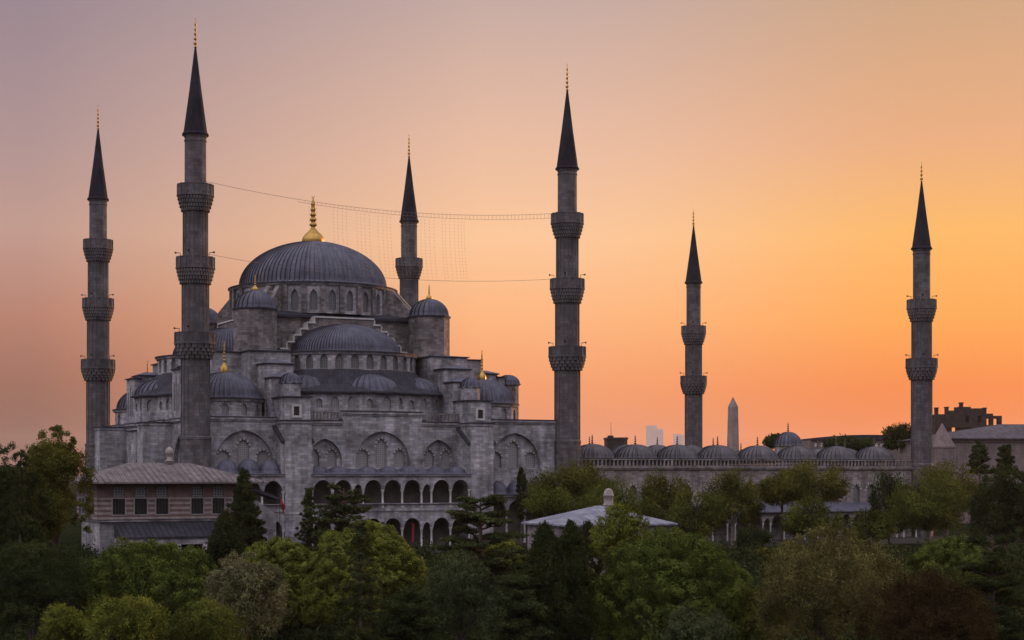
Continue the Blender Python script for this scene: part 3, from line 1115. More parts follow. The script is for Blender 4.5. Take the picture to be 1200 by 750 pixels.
# --- the two-storey side gallery
def gallery(name, k, p0, p1, widths, q0, q1, zf, zs, zt, ztop, low, roofz, domes):
    X = side_xf(k)
    fr = lambda u, n, z: X(u, q1 + n, z)
    mb = MB()
    pier = .42
    xs, u = [], p0
    tot = sum(widths) + pier * (len(widths) + 1)
    scl = (p1 - p0 - pier * (len(widths) + 1)) / sum(widths)
    u = p0 + pier
    for wd in widths:
        xs.append((u, u + wd * scl))
        u += wd * scl + pier
    for storey in ((zf, zs, zt, ztop), low):
        if not storey:
            continue
        f, s, t, top = storey
        out = [(p0, s - .0)]
        for (a, b) in xs:
            z_t = t if b - a > 1.6 else s + (t - s) * .55
            out += [(x, z) for x, z in reversed(arch(a, b, s, s, z_t, n=7))]
        out += [(p1, s), (p1, top), (p0, top)]
        mb.slab(fr, out, 0, -.5)
        for (a, b) in xs:                                # moulded ring round each arch
            z_t = t if b - a > 1.6 else s + (t - s) * .55
            ii, oo = arch(a, b, s, s, z_t, n=6), arch(a - .16, b + .16, s, s, z_t + .22, n=6)
            for i in range(len(ii) - 1):
                mb.slab(fr, [ii[i], oo[i], oo[i + 1], ii[i + 1]], .06, -.02)
    def bx(u0, u1, n0, n1, a, b, m=0):
        mb.hexa([fr(u0, n0, a), fr(u1, n0, a), fr(u1, n1, a), fr(u0, n1, a)], [fr(u0, n0, b), fr(u1, n0, b), fr(u1, n1, b), fr(u0, n1, b)], m)
    dq = q0 - q1
    if low:
        bx(p0, p1, dq, .14, zf - .42, zf - .02)          # floor of the upper storey
        bx(p0, p1, -.34, -.14, zf - .02, zf + .62)       # parapet
        bx(p0, p1, -.3, .2, zf + .621, zf + .72)
    bx(p0, p1, -.5, .26, ztop, ztop + .18)
    g = mb.build(name, "facade_stone", mosque)
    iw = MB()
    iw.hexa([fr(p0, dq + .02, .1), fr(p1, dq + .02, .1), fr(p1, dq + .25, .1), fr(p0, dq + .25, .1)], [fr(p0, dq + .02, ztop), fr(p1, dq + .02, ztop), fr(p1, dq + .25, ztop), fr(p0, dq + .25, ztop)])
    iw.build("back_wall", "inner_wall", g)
    cols = [x0 - pier / 2 for x0, _ in xs] + [xs[-1][1] + pier / 2]
    for storey in ((zf, zs), (low[0], low[1]) if low else None):
        if not storey:
            continue
        f, s = storey
        for u in cols:
            cm = MB()
            c = fr(u, -.25, 0)
            cm.lathe(c[0], c[1], [(.26, f), (.26, f + .2), (.17, f + .3), (.155, s - .5), (.2, s - .42), (.27, s - .1), (.27, s)], 10)
            cm.build("column", "white_stone", g)
    rm = MB()
    rm.hexa([fr(p0, .34, ztop + .18), fr(p1, .34, ztop + .18), fr(p1, dq + .6, ztop + .18), fr(p0, dq + .6, ztop + .18)],
            [fr(p0, .34, ztop + .28), fr(p1, .34, ztop + .28), fr(p1, dq + .6, roofz), fr(p0, dq + .6, roofz)])
    rm.build("gallery_roof", "lead", g)
    for u, r, hgt in domes:
        c = fr(u, dq * .47, 0)
        d = MB()
        d.lathe(c[0], c[1], dome_prof(r, hgt, ztop + .45, 8), 20 * 2, rib=(2, .05))
        d.build("gallery_dome", "lead", g)


W9 = [2.6, 2.6, 1.15, 2.6, 2.6, 2.6, 1.15, 2.6, 2.6]
gp0, gp1 = -12.62, 12.52
gstep = (gp1 - gp0) / sum(W9)
cs, u = [], gp0
for wd in W9:
    cs.append(u + wd * gstep / 2)
    u += wd * gstep
gallery("side_gallery", 0, gp0, gp1, W9, Q0 - .3, Q0 + 3.9, 5.95, 8.7, 10.1, 10.65, (.15, 3.1, 4.5, 5.53), 11.7, [(c, 1.45 if wd > 2 else .8, 1.0 if wd > 2 else .6) for c, wd in zip(cs, W9)])
gallery("side_gallery", 0, -26.3, -16.52, [2.9, 2.9, 2.9], Q0 - .3, Q0 + 3.9, 5.95, 8.5, 10.0, 10.65, (.15, 3.0, 4.4, 5.53), 11.4, [(-24.4, 1.55, 1.9), (-21.3, 1.6, 2.0), (-18.2, 1.55, 1.9)])
gallery("side_gallery", 0, 16.22, 29.0, [2.8, 2.8, 2.8, 2.8], Q0 - .3, Q0 + 1.9, .4, 5.3, 7.0, 7.45, None, 8.0, [(18.4, 1.45, 2.0), (21.4, 1.45, 2.0), (24.4, 1.45, 2.0), (27.4, 1.45, 2.0)])


# ------------------------------------------------------------------ minarets
def balcony(parent, z_top, r, r_shaft, drop, coarse):
    """parapet ring over tiers of stone stalactites"""
    mb = MB()
    ph = 1.45
    zf = z_top - ph
    seg = 16
    mb.lathe(0, 0, [(r - .18, zf), (r, zf), (r, z_top - .14), (r + .06, z_top - .12), (r + .06, z_top), (r - .18, z_top), (r - .18, zf)], seg, smooth=False, cap=False)
    for i in range(seg):                                  # posts between the parapet panels
        t = 2 * PI * i / seg
        mb.obox((r * math.cos(t), r * math.sin(t)), (math.cos(t), math.sin(t)), (-math.sin(t), math.cos(t)), .09, .10, zf, z_top + .03)
    mb.lathe(0, 0, [(r_shaft - .1, zf - .22), (r + .14, zf - .22), (r + .14, zf + .02), (r_shaft - .1, zf + .04)], seg, smooth=False, cap=False)
    tiers = 4
    z1 = zf - .22
    h = drop / tiers
    for j in range(tiers):
        f0 = 1 - j / tiers
        rr = r_shaft + (r - r_shaft) * (f0 ** .6)
        rin = r_shaft + (r - r_shaft) * ((1 - (j + 1) / tiers) ** .6)
        mb.lathe(0, 0, [(r_shaft - .05, z1 - h), (rin - .02, z1 - h), (rr - .18, z1 - h * .25), (rr - .18, z1), (r_shaft - .05, z1)], 24, smooth=False, cap=False)
        n = 20 if coarse else 36
        for i in range(n):
            t = 2 * PI * (i + (.5 if j % 2 else 0)) / n
            wd = PI * rr / n * (.72 if coarse else .7)
            mb.obox(((rr - .16) * math.cos(t), (rr - .16) * math.sin(t)), (math.cos(t), math.sin(t)), (-math.sin(t), math.cos(t)), .15, wd, z1 - h * (1.25 if coarse else .95), z1 - .01)
        z1 -= h
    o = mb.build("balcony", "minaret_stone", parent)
    for t in ((2.75, 4.1, 5.6) if z_top < 50 else ()):    # horn loudspeakers
        s = MB()
        rs = r_shaft + .2
        s.tube([(rs * math.cos(t), rs * math.sin(t), z_top + .6), ((rs + .5) * math.cos(t), (rs + .5) * math.sin(t), z_top + .62), ((rs + .78) * math.cos(t), (rs + .78) * math.sin(t), z_top + .64)], [.04, .055, .18], 8)
        s.tube([(rs * math.cos(t), rs * math.sin(t), z_top - .6), (rs * math.cos(t), rs * math.sin(t), z_top + .62)], .035, 5)
        s.build("loudspeaker", "dark_metal", o)
    return o


def minaret(label, loc, balc, radii, z_ped, z_cone, z_tip, z_fin, sq, base_h):
    """balc: parapet tops from low to high; radii: shaft radii from low to high"""
    m = thing("minaret", label, "minaret", loc, ROT, "minarets of the mosque")
    mb = MB()
    r0 = radii[0]
    n = 12
    ring = [(1.03 * r0 * math.cos(2 * PI * (i + .5) / n), 1.03 * r0 * math.sin(2 * PI * (i + .5) / n)) for i in range(n)]
    mb.lathe(0, 0, [(r0 * 1.1, 0), (r0 * 1.1, base_h), (r0 * 1.08, z_ped), (r0 * 1.12, z_ped + .1), (r0 * 1.12, z_ped + .45), (r0, z_ped + .6)], n, smooth=False, phase=PI / n)
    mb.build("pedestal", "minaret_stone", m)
    zs = [z_ped + .3] + [b - 1.5 for b in balc] + [z_cone]
    for i, (a, b) in enumerate(zip(zs, zs[1:])):
        sm_ = MB()
        r1, r2 = radii[i], radii[i] * .985
        pr = [(r1, a), (r2, b)]
        if i == len(balc):
            pr = [(r1, a), (r2, b - .9), (r2 + .08, b - .85), (r2 + .08, b - .65), (r2, b - .6), (r2, b - .3), (r2 + .1, b - .25), (r2 + .14, b)]
        sm_.lathe(0, 0, pr, 16, smooth=False)
        for q in range(16):                               # slim mouldings on the corners of the shaft
            t = 2 * PI * q / 16
            if i < len(balc):
                sm_.obox((r1 * math.cos(t), r1 * math.sin(t)), (math.cos(t), math.sin(t)), (-math.sin(t), math.cos(t)), .05, .06, a + .3, b - 1.2)
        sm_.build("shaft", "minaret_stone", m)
    for i, zb in enumerate(balc):
        balcony(m, zb, radii[i] + (.86 if i == 0 else .76), radii[i + 1] + .15, 2.15 if i else 1.9, i == 0)
    cm = MB()
    rt = radii[-1]
    cm.lathe(0, 0, [(rt + .1, z_cone - .02), (rt + .32, z_cone), (rt + .34, z_cone + .18), (rt + .12, z_cone + .5), (rt * .56, z_cone + (z_tip - z_cone) * .5), (.1, z_tip)], 24, rib=(2, .03), smooth=False)
    cm.build("spire", "spire_lead", m)
    fm = MB()
    finial(fm, 0, 0, z_tip - .15, z_fin - z_tip + .15, .36, bulb=False)
    fm.build("finial", "gold", m)
    return m


T3 = dict(balc=[30.8, 41.4, 51.6], radii=[2.0, 1.88, 1.73, 1.52], z_ped=15.7, z_cone=58.5, z_tip=71.1, z_fin=75.0, sq=2.15, base_h=14.9)
T2 = dict(balc=[31.1, 41.4], radii=[1.8, 1.72, 1.5], z_ped=12.2, z_cone=50.2, z_tip=62.2, z_fin=65.4, sq=2.0, base_h=11.4)
x, y = world(0, 0)
m_e = minaret("tallest minaret, nearest to us, rising between the brick striped pavilion and the great dome", (x, y, 0), **T3)
x, y = world(59.3, 0)
m_n = minaret("three balcony minaret at the corner where the arcaded mosque meets the low courtyard wall", (x, y, 0), **T3)
x, y = world(0, 61.9)
m_s = minaret("three balcony minaret standing alone at the mosque's far left corner above the tall trees", (x, y, 0), **T3)
x, y = world(58.3, 61.4)
m_w = minaret("minaret behind the great dome, its lower half hidden by the domes", (x, y, 0), **T3)
x, y = world(129.6, 0)
m_c = minaret("two balcony minaret at the outer courtyard corner beside the dark ruined building", (x, y, 0), **T2)
x, y = world(122, 61.9)
m_d = minaret("two balcony minaret beyond the courtyard domes near the stone obelisk", (x, y, 0), **T2)

# ------------------------------------------------------------------ courtyard
court = thing("mosque_courtyard", "long low courtyard wall topped by a row of small lead domes", "courtyard", (E0[0], E0[1], 0), ROT)
cfr = lambda u, n, z: (u, .4 - n, z)
A0, A1 = 61.4, 127.7
mb = MB()
holes, wins = [], []
u = A0 + 2.6
while u < A1 - 3:
    for du in (0, 2.9):
        a = (u + du - .75, u + du + .75, 5.2, 8.0, 9.2)
        holes.append(arch(*a))
        wins.append(a)
    u += 7.4
mb.wall(cfr, [(A0, 0), (A1, 0), (A1, 11.6), (A0, 11.6)], holes, .4)
mb.box(A0, A1, .8, 1.1, 0, 11.58)
mb.box(A0, A1, .15, .9, 11.6, 11.85)
mb.box(A0, A1, -.05, .9, 11.85, 12.1)
mb.box(A0 - .02, A1, 57.5, 61.9, 0, 13.8)
mb.box(126.4, 127.7, 1.1, 57.5, 0, 12.6)
mb.build("courtyard_wall", "court_stone", court)
for a in wins:
    window(cfr, a, .4, "grille", court, vous=.03, vw=.35)
balustrade("balustrade", cfr, A0, A1, 12.12, 13.35, court, mat="court_stone", step=.72, w=.24)
mb = MB()
mb.box(A0, A1, 1.2, 7.6, 11.7, 12.0)
mb.box(A0, A1, 54.4, 60, 13.85, 14.0)
mb.box(120.5, 126.3, 7.7, 54.3, 12.6, 12.8)
mb.build("portico_roof", "lead", court)


def small_dome(a, b, z, r, h, parent, fin=1.7, mat="lead", drumh=.6):
    mb = MB()
    mb.lathe(a, b, [(r + .25, z - drumh), (r + .25, z - .1), (r + .4, z - .05), (r + .4, z + .02)] + dome_prof(r, h, z + .03, 10, lip=False), 28 * 3, rib=(3, RIB))
    o = mb.build("portico_dome", mat, parent)
    fm = MB()
    finial(fm, a, b, z + h - .1, fin, .3, bulb=False, crescent=False)
    fm.build("finial", "dark_metal", o)
    return o


for i, a in enumerate((66.2, 74.2, 82.2, 90.1, 98.1, 106.1, 114.4, 122.6)):
    small_dome(a, 4.4, 13.5, 3.3, 2.25, court, mat="court_lead")
for a in (70.5, 78.6, 86.7, 94.8, 102.9, 110.3, 118.0, 123.6):
    small_dome(a, 57, 14.6, 3.1, 2.15, court, 1.8, mat="court_lead")
for b in (14, 22, 39, 47):
    small_dome(123.6, b, 13.5, 3.0, 2.1, court, 1.7, mat="court_lead")
mb = MB()
mb.lathe(123.2, 30.6, [(2.45, 12.8), (2.45, 16.1), (2.65, 16.2), (2.65, 16.4)], 12, smooth=False)
pd = mb.build("portal_drum", "court_stone", court)
mb = MB()
mb.lathe(123.2, 30.6, dome_prof(2.45, 2.55, 16.4, 10), 20 * 3, rib=(3, RIB))
mb.build("portal_dome", "lead", pd)
mb = MB()
finial(mb, 123.2, 30.6, 18.85, 1.9, .32, bulb=False, crescent=False)
mb.build("finial", "dark_metal", pd)
# ablution arcade along the foot of the wall
mb = MB()
ar = MB()
fr = lambda u, n, z: (u, -3.4 - n, z)
p0, p1 = 84.0, 126.5
out = [(p0, 2.9)]
u = p0 + .5
acols = [p0 + .2]
i = 0
while u + 2.4 < p1:
    wd = 1.1 if i % 3 == 1 else 2.3
    out += list(reversed(arch(u, u + wd, 2.9, 2.9, 4.2 if wd > 2 else 3.7, n=6)))
    acols.append(u + wd + .2)
    u += wd + .4
    i += 1
out += [(p1, 2.9), (p1, 4.6), (p0, 4.6)]
mb.slab(fr, out, 0, -.4)
mb.box(p0, p1, -.1, .2, 0, 4.6)
ab = mb.build("ablution_arcade", "court_stone", court)
for u in acols:
    cm = MB()
    cm.lathe(u, -3.2, [(.2, 0), (.14, .25), (.13, 2.5), (.22, 2.9)], 8)
    cm.build("column", "white_stone", ab)
rm = MB()
rm.hexa([(p0 - .3, -4.0, 4.6), (p1, -4.0, 4.6), (p1, .2, 4.6), (p0 - .3, .2, 4.6)], [(p0 - .3, -4.0, 4.75), (p1, -4.0, 4.75), (p1, .2, 6.1), (p0 - .3, .2, 6.1)])
rm.build("arcade_roof", "lead", ab)

# ------------------------------------------------------------------ royal pavilion in front of the near minaret
pav = thing("pavilion", "brick and stone striped pavilion with wide hipped lead roof below the tallest minaret", "pavilion", (E0[0], E0[1], 0), ROT)
PA0, PA1, PB0, PB1 = -18.7, 1.2, -22.6, -10.8
mb = MB()
pf = lambda u, n, z: (u, PB0 - n, z)
pl = lambda u, n, z: (PA0 - n, PB1 - u, z)
front_w, front_h = [], []
for cx in (-16.0, -13.25, -10.55, -6.05, -3.3, -.6):
    front_w.append((cx, "low"))
holes = []
for cx, _ in front_w:
    holes.append([(cx - .78, 5.9), (cx + .78, 5.9), (cx + .78, 8.15 - .28), (cx - .78, 8.15 - .28)])
    holes.append(arch(cx - .7, cx + .7, 8.1, 8.95, 9.5, n=6))
mb.wall(pf, [(PA0, 5.3), (PA1, 5.3), (PA1, 9.85), (PA0, 9.85)], holes, .28)
lholes = []
for cu in (2.0, 3.9, 5.8, 7.7, 9.6):
    lholes.append([(cu - .6, 5.9), (cu + .6, 5.9), (cu + .6, 7.9), (cu - .6, 7.9)])
mb.wall(pl, [(0, 5.3), (PB1 - PB0, 5.3), (PB1 - PB0, 9.85), (0, 9.85)], lholes, .28)
mb.box(PA0 + .5, PA1 - .02, PB0 + .5, PB1, 5.3, 9.84)
mb.face([(PA1, PB0, 5.3), (PA1, PB1, 5.3), (PA1, PB1, 9.85), (PA1, PB0, 9.85)])
mb.face([(PA0, PB1, 5.3), (PA1, PB1, 5.3), (PA1, PB1, 9.85), (PA0, PB1, 9.85)])
mb.build("striped_upper_wall", "striped_wall", pav)


def rect_window(fr, u0, u1, z0, z1, parent, depth=.2, frame="timber_white"):
    mb = MB()
    def bx(a, b, n0, n1, c, d, m):
        mb.hexa([fr(a, n0, c), fr(b, n0, c), fr(b, n1, c), fr(a, n1, c)], [fr(a, n0, d), fr(b, n0, d), fr(b, n1, d), fr(a, n1, d)], m)
    bx(u0, u1, -depth - .08, -depth, z0, z1, 1)
    t = .13
    bx(u0 - t, u0, -.05, .06, z0 - t, z1 + t, 0)
    bx(u1, u1 + t, -.05, .06, z0 - t, z1 + t, 0)
    bx(u0, u1, -.05, .06, z1, z1 + t, 0)
    bx(u0, u1, -.05, .06, z0 - t, z0, 0)
    n = 4
    for i in range(1, n):                                # iron bars
        u = u0 + (u1 - u0) * i / n
        bx(u - .02, u + .02, -.1, -.06, z0, z1, 2)
    return mb.build("window", [frame, "void_dark", "dark_metal"], parent)


for cx, _ in front_w:
    rect_window(pf, cx - .78, cx + .78, 5.9, 7.87, pav)
    window(pf, (cx - .7, cx + .7, 8.1, 8.95, 9.5), .2, "pavilion_pane", pav)
for cu in (2.0, 3.9, 5.8, 7.7, 9.6):
    rect_window(pl, cu - .6, cu + .6, 5.9, 7.9, pav)
mb = MB()
mb.box(PA0 + .6, PA1 - .3, PB0 + 1.0, PB1, 0, 5.0)
mb.box(PA0 + .3, PA1 - .1, PB0 + .2, PB1, 5.0, 5.28)
mb.build("lower_wall", "facade_stone", pav)
mb = MB()
e = 1.7
ro0 = [(PA0 - e, PB0 - e), (PA1 + e, PB0 - e), (PA1 + e, PB1 + e), (PA0 - e, PB1 + e)]
mb.prism(ro0, 9.75, 9.95)
mid = (PB0 + PB1) / 2
hi = [(PA0 + 5.2, mid - .15, 12.35), (PA1 - 6.6, mid - .15, 12.35), (PA1 - 6.6, mid + .15, 12.35), (PA0 + 5.2, mid + .15, 12.35)]
mb.hexa([(x, y, 9.95) for x, y in ro0], hi)
for i in range(1, 30):                                   # standing seams of the sheets
    u = PA0 - e + (PA1 - PA0 + 2 * e) * i / 30
    ur = min(max(u, PA0 + 5.2), PA1 - 6.6)
    f = 1.0
    if u < PA0 + 5.2:
        f = (u - (PA0 - e)) / (5.2 + e)
    elif u > PA1 - 6.6:
        f = ((PA1 + e) - u) / (6.6 + e)
    yb, zb = (PB0 - e), 9.95
    ye, ze = yb + (mid - yb) * f, zb + 2.4 * f
    mb.hexa([(u - .05, yb, zb), (u + .05, yb, zb), (u + .05, ye, ze), (u - .05, ye, ze)], [(u - .05, yb, zb + .13), (u + .05, yb, zb + .13), (u + .05, ye, ze + .1), (u - .05, ye, ze + .1)])
rf = mb.build("roof", "brown_lead", pav)
mb = MB()
mb.lathe(-8.2, mid - .4, [(.5, 11.9), (.42, 12.5), (.6, 12.6), (.6, 12.72), (.34, 12.8), (.33, 13.4), (.48, 13.5), (.55, 13.85), (.48, 14.15), (.24, 14.35), (.05, 14.45)], 12)
mb.build("roof_turret", "turret_stone", rf)
mb = MB()
y0_ = PB0 - 3.4
mb.hexa([(PA0 + 2.2, y0_, 3.0), (PA1, y0_, 3.0), (PA1, PB0 + .3, 3.0), (PA0 + 2.2, PB0 + .3, 3.0)], [(PA0 + 2.2, y0_, 3.2), (PA1, y0_, 3.2), (PA1, PB0 + .3, 4.9), (PA0 + 2.2, PB0 + .3, 4.9)])
for i in range(24):
    u = PA0 + 2.6 + i * .72
    mb.hexa([(u - .04, y0_, 3.2), (u + .04, y0_, 3.2), (u + .04, PB0 + .2, 4.85), (u - .04, PB0 + .2, 4.85)], [(u - .04, y0_, 3.3), (u + .04, y0_, 3.3), (u + .04, PB0 + .2, 4.95), (u - .04, PB0 + .2, 4.95)])
mb.build("porch_roof", "dark_lead", pav)
mb = MB()
mb.box(PA0 + 2.4, PA1 - .1, y0_ + .2, y0_ + .5, 2.2, 2.98)
mb.box(PA0 + 2.3, PA0 + 2.6, y0_ + .51, PB0 + 1, 0, 3.0)
mb.build("porch_beam", "facade_stone", pav)
for i in range(6):
    mb = MB()
    u = PA0 + 2.6 + i * 3.3
    mb.box(u, u + .5, y0_ + .15, y0_ + .55, 0, 2.19)
    mb.build("porch_post", "white_stone", pav)
mb = MB()                                                # sloping covered ramp to the right
mb.hexa([(PA1 + .3, -17.5, 9.2), (PA1 + 5.3, -17.5, 7.5), (PA1 + 5.3, -13.8, 7.5), (PA1 + .3, -13.8, 9.2)], [(PA1 + .3, -17.5, 9.7), (PA1 + 5.3, -17.5, 7.8), (PA1 + 5.3, -13.8, 7.8), (PA1 + .3, -13.8, 9.7)])
mb.build("ramp_roof", "dark_lead", pav)
mb = MB()
mb.hexa([(PA1 + .02, -17.1, 0), (PA1 + 5.0, -17.1, 0), (PA1 + 5.0, -14.2, 0), (PA1 + .02, -14.2, 0)], [(PA1 + .02, -17.1, 9.1), (PA1 + 5.0, -17.1, 5.6), (PA1 + 5.0, -14.2, 5.6), (PA1 + .02, -14.2, 9.1)])
mb.build("ramp_wall", "facade_stone", pav)

# ------------------------------------------------------------------ low hipped kiosk among the trees
kx, ky, _ = at(668, 616, 186)
kiosk = thing("kiosk", "low stone building with pale hipped metal roof among the trees", "building", (kx, ky, -.8), ROT)
KL, KW = 13.2, 10.5
mb = MB()
kf = lambda u, n, z: (u, -n, z)
kh = []
for cu in (2.2, 5.0, 7.8, 10.8):
    kh.append([(cu - .6, 2.0), (cu + .6, 2.0), (cu + .6, 4.2), (cu - .6, 4.2)])
mb.wall(kf, [(0.0, -2), (KL, -2), (KL, 5.9), (0, 5.9)], kh, .3)
mb.box(.01, KL, .35, KW, -2, 5.89)
mb.build("wall", "court_stone", kiosk)
for cu in (2.2, 5.0, 7.8, 10.8):
    rect_window(kf, cu - .6, cu + .6, 2.0, 4.2, kiosk)
mb = MB()
e = .55
r0 = [(-e, -e), (KL + e, -e), (KL + e, KW + e), (-e, KW + e)]
mb.prism(r0, 5.9, 6.1)
mb.hexa([(x, y, 6.1) for x, y in r0], [(KL / 2 - .2, KW / 2 - .1, 8.1), (KL / 2 + .2, KW / 2 - .1, 8.1), (KL / 2 + .2, KW / 2 + .1, 8.1), (KL / 2 - .2, KW / 2 + .1, 8.1)])
kr = mb.build("roof", "zinc", kiosk)
mb = MB()
mb.lathe(9.0, 7.2, [(.6, 6.4), (.58, 8.0), (.64, 8.05), (.64, 8.2), (.56, 8.25), (.55, 9.1), (.63, 9.15), (.63, 9.3), (.58, 9.35), (.5, 9.75), (.3, 10.0), (.04, 10.1)], 14)
mb.build("chimney", "turret_stone", kr)

# ------------------------------------------------------------------ strings of lights between the two near minarets
pe, pn = Vector((*world(1.6, 0), 0)), Vector((*world(57.7, 0), 0))


def span(f, z0, z1, sag):
    p = pe.lerp(pn, f)
    return (p.x, p.y, z0 + (z1 - z0) * f - sag * 4 * f * (1 - f))


lights = thing("light_display", "thin cables hung with strings of unlit bulbs between the two near minarets", "string lights")
mb = MB()
mb.tube([span(i / 40, 52.2, 51.6, 1.9) for i in range(41)], .026, 5)
mb.tube([span(.24 + .76 * i / 30, 52.0, 50.9, 1.95) for i in range(31)], .022, 5)
for i in range(64):
    f = .26 + .72 * i / 63
    mb.tube([span(f, 52.2, 51.6, 1.9), span(f, 52.0, 50.9, 1.95)], .016, 4)
mb.build("upper_cable", "cable", lights)
mb = MB()
mb.tube([span(i / 40, 42.0, 41.4, 1.7) for i in range(41)], .024, 5)
mb.build("lower_cable", "cable", lights)
for px in (351, 355, 360, 381, 386, 392, 397, 410, 415, 420, 426, 437, 443, 448, 453, 465, 470, 475, 492, 497, 503, 509, 520, 524, 530, 536, 541, 545, 549):
    f = (px - 229) / (665 - 229)
    f = f * .97 + .0                                     # the far end shrinks with distance
    top = span(f, 52.0, 50.9, 1.95)
    bot = span(f, 42.0, 41.4, 1.7)
    mb = MB()
    n = 19
    pts = []
    for i in range(n + 1):
        t = i / n
        pts.append((top[0] + .5 * t * t, top[1] + .2 * t * t, top[2] + (bot[2] - top[2]) * t))
    mb.tube(pts, .003, 4)
    for p in pts[1::1]:
        mb.ball(p, .05, 6, 4)
    mb.build("light_string", "bulb", lights)


# ------------------------------------------------------------------ flags
def flag(label, loc, h, pole=True):
    fl = thing("flag", label, "flag", loc)
    if pole:
        mb = MB()
        mb.tube([(0, 0, 0), (0, 0, h)], [.06, .04], 8)
        mb.ball((0, 0, h), .09)
        mb.build("pole", "dark_metal", fl)
    mb = MB()
    n = 8
    wid, ht = .8, 1.1
    g = []
    for j in range(n + 1):
        row = []
        for i in range(6):
            s = i / 5
            row.append((.06 + wid * s * (.55 + .25 * (1 - j / n)), .12 * math.sin(s * 7 + j * .5), h - .2 - ht * j / n - 1.3 * s))
        g.append(row)
    for j in range(n):
        for i in range(5):
            mb.face([g[j][i], g[j + 1][i], g[j + 1][i + 1], g[j][i + 1]])
    for j in range(n):
        for i in range(5):
            o_ = lambda p: (p[0], p[1] + .02, p[2])
            mb.face([o_(g[j][i]), o_(g[j][i + 1]), o_(g[j + 1][i + 1]), o_(g[j + 1][i])])
    mb.build("cloth", "flag_red", fl)


x, y, z = at(328, 640, 219)
flag("red flag drooping from a pole beside the dark juniper", (x, y, 0), 8.2)
X0 = world(CA + 3.4, -3.2)
fl2 = thing("banner", "narrow red banner hanging inside the lower arcade of the mosque", "banner", (X0[0], X0[1], 0), ROT)
mb = MB()
mb.hexa([(-.2, -.03, .9), (.16, -.03, .8), (.16, .03, .8), (-.2, .03, .9)], [(-.12, -.03, 3.6), (.2, -.03, 3.6), (.2, .03, 3.6), (-.12, .03, 3.6)])
mb.box(-.4, .4, -.05, .05, 3.6, 3.7)
mb.build("cloth", "flag_red", fl2)

# ------------------------------------------------------------------ beyond the mosque
x, y, z = at(859, 555, 400)
ob = thing("obelisk", "tapering granite obelisk on the skyline right of the far courtyard minaret", "obelisk", (x, y, 0), .5)
mb = MB()
s0, s1 = 1.25, .86
mb.hexa([(a * s0, b * s0, 3.0) for a, b in ((-1, -1), (1, -1), (1, 1), (-1, 1))], [(a * s1, b * s1, 27.0) for a, b in ((-1, -1), (1, -1), (1, 1), (-1, 1))])
mb.hexa([(a * s1, b * s1, 27.0) for a, b in ((-1, -1), (1, -1), (1, 1), (-1, 1))], [(a * .05, b * .05, 29.3) for a, b in ((-1, -1), (1, -1), (1, 1), (-1, 1))])
mb.build("shaft", "granite", ob)
mb = MB()
mb.box(-2.4, 2.4, -2.4, 2.4, 0, 1.4)
mb.box(-2.0, 2.0, -2.0, 2.0, 1.4, 2.9)
mb.build("pedestal", "granite", ob)


def skyscraper(label, blocks, Y):
    x, y, z = at(blocks[0][0], 555, Y)
    t = thing("skyscraper", label, "skyscraper", (x, y, 0), .1, "far towers on the horizon")
    mb = MB()
    for i, (x0, x1, ty) in enumerate(blocks):
        a, b = (x0 - blocks[0][0]) / FPX * Y, (x1 - blocks[0][0]) / FPX * Y
        ztop = CZ + (555 - ty) / FPX * Y
        mb.box(a, b - .5, i * 6.0, 30 + i * 6.0, 0, ztop)
        for k in range(1, int(ztop / 12)):
            mb.box(a - .3, b - .2, i * 6.0 - .8, i * 6.0, k * 12, k * 12 + 5)
    mb.build("tower_body", "far_haze_concrete", t)
    return t


skyscraper("taller pale stepped tower block far off on the horizon", [(758, 770, 498.5), (770, 778, 502.5)], 9300)
skyscraper("shorter fainter tower block on the horizon, next to the far courtyard minaret", [(790, 796, 508.5), (796, 802, 509)], 10300)

# dark flat building with a mast behind the first courtyard domes
x, y, z = at(712, 520, 420)
fb = thing("flat_roofed_building", "small dark flat roofed block peeping over the first courtyard domes", "building", (x, y, 0), .05)
mb = MB()
mb.box(0, 5.0, 0, 8, 0, 19.6)
mb.box(-.2, 5.2, -.2, 8.2, 19.6, 20.1)
mb.box(.3, 1.6, 1, 3, 20.1, 20.6)
mb.build("wall", "old_timber", fb)
mb = MB()
mb.tube([(1.2, 3, 20), (1.2, 3, 24)], [.09, .05], 6)
mb.build("mast", "dark_metal", fb)

# long low building behind the right-hand domes
x, y, z = at(950, 525, 430)
lb = thing("long_building", "long low brown building with pale windows beyond the courtyard domes", "building", (x, y, 0), .02)
mb = MB()
lf = lambda u, n, z: (u, -n, z)
hl = [[(1.0 + i * 1.55, 17.9), (1.9 + i * 1.55, 17.9), (1.9 + i * 1.55, 19.0), (1.0 + i * 1.55, 19.0)] for i in range(17)]
mb.wall(lf, [(0, 0), (28, 0), (28, 19.6), (0, 19.6)], hl, .3)
mb.box(.01, 28, .4, 12, 0, 19.6)
mb.build("wall", "far_wall", lb)
for h_ in hl:
    m2 = MB()
    m2.slab(lf, h_, -.25, -.35)
    m2.build("window", "plaster", lb)
mb = MB()
n = 10
for i in range(n):
    z0_, z1_ = 19.7 + 1.3 * math.sin(PI * (.12 + .88 * i / n) * .85), 19.7 + 1.3 * math.sin(PI * (.12 + .88 * (i + 1) / n) * .85)
    u0_, u1_ = 28 * i / n, 28 * (i + 1) / n
    mb.hexa([(u0_, -.5, 19.62), (u1_, -.5, 19.62), (u1_, 12.4, 19.62), (u0_, 12.4, 19.62)], [(u0_, -.5, z0_), (u1_, -.5, z1_), (u1_, 12.4, z1_), (u0_, 12.4, z0_)])
mb.build("roof", "dark_lead", lb)

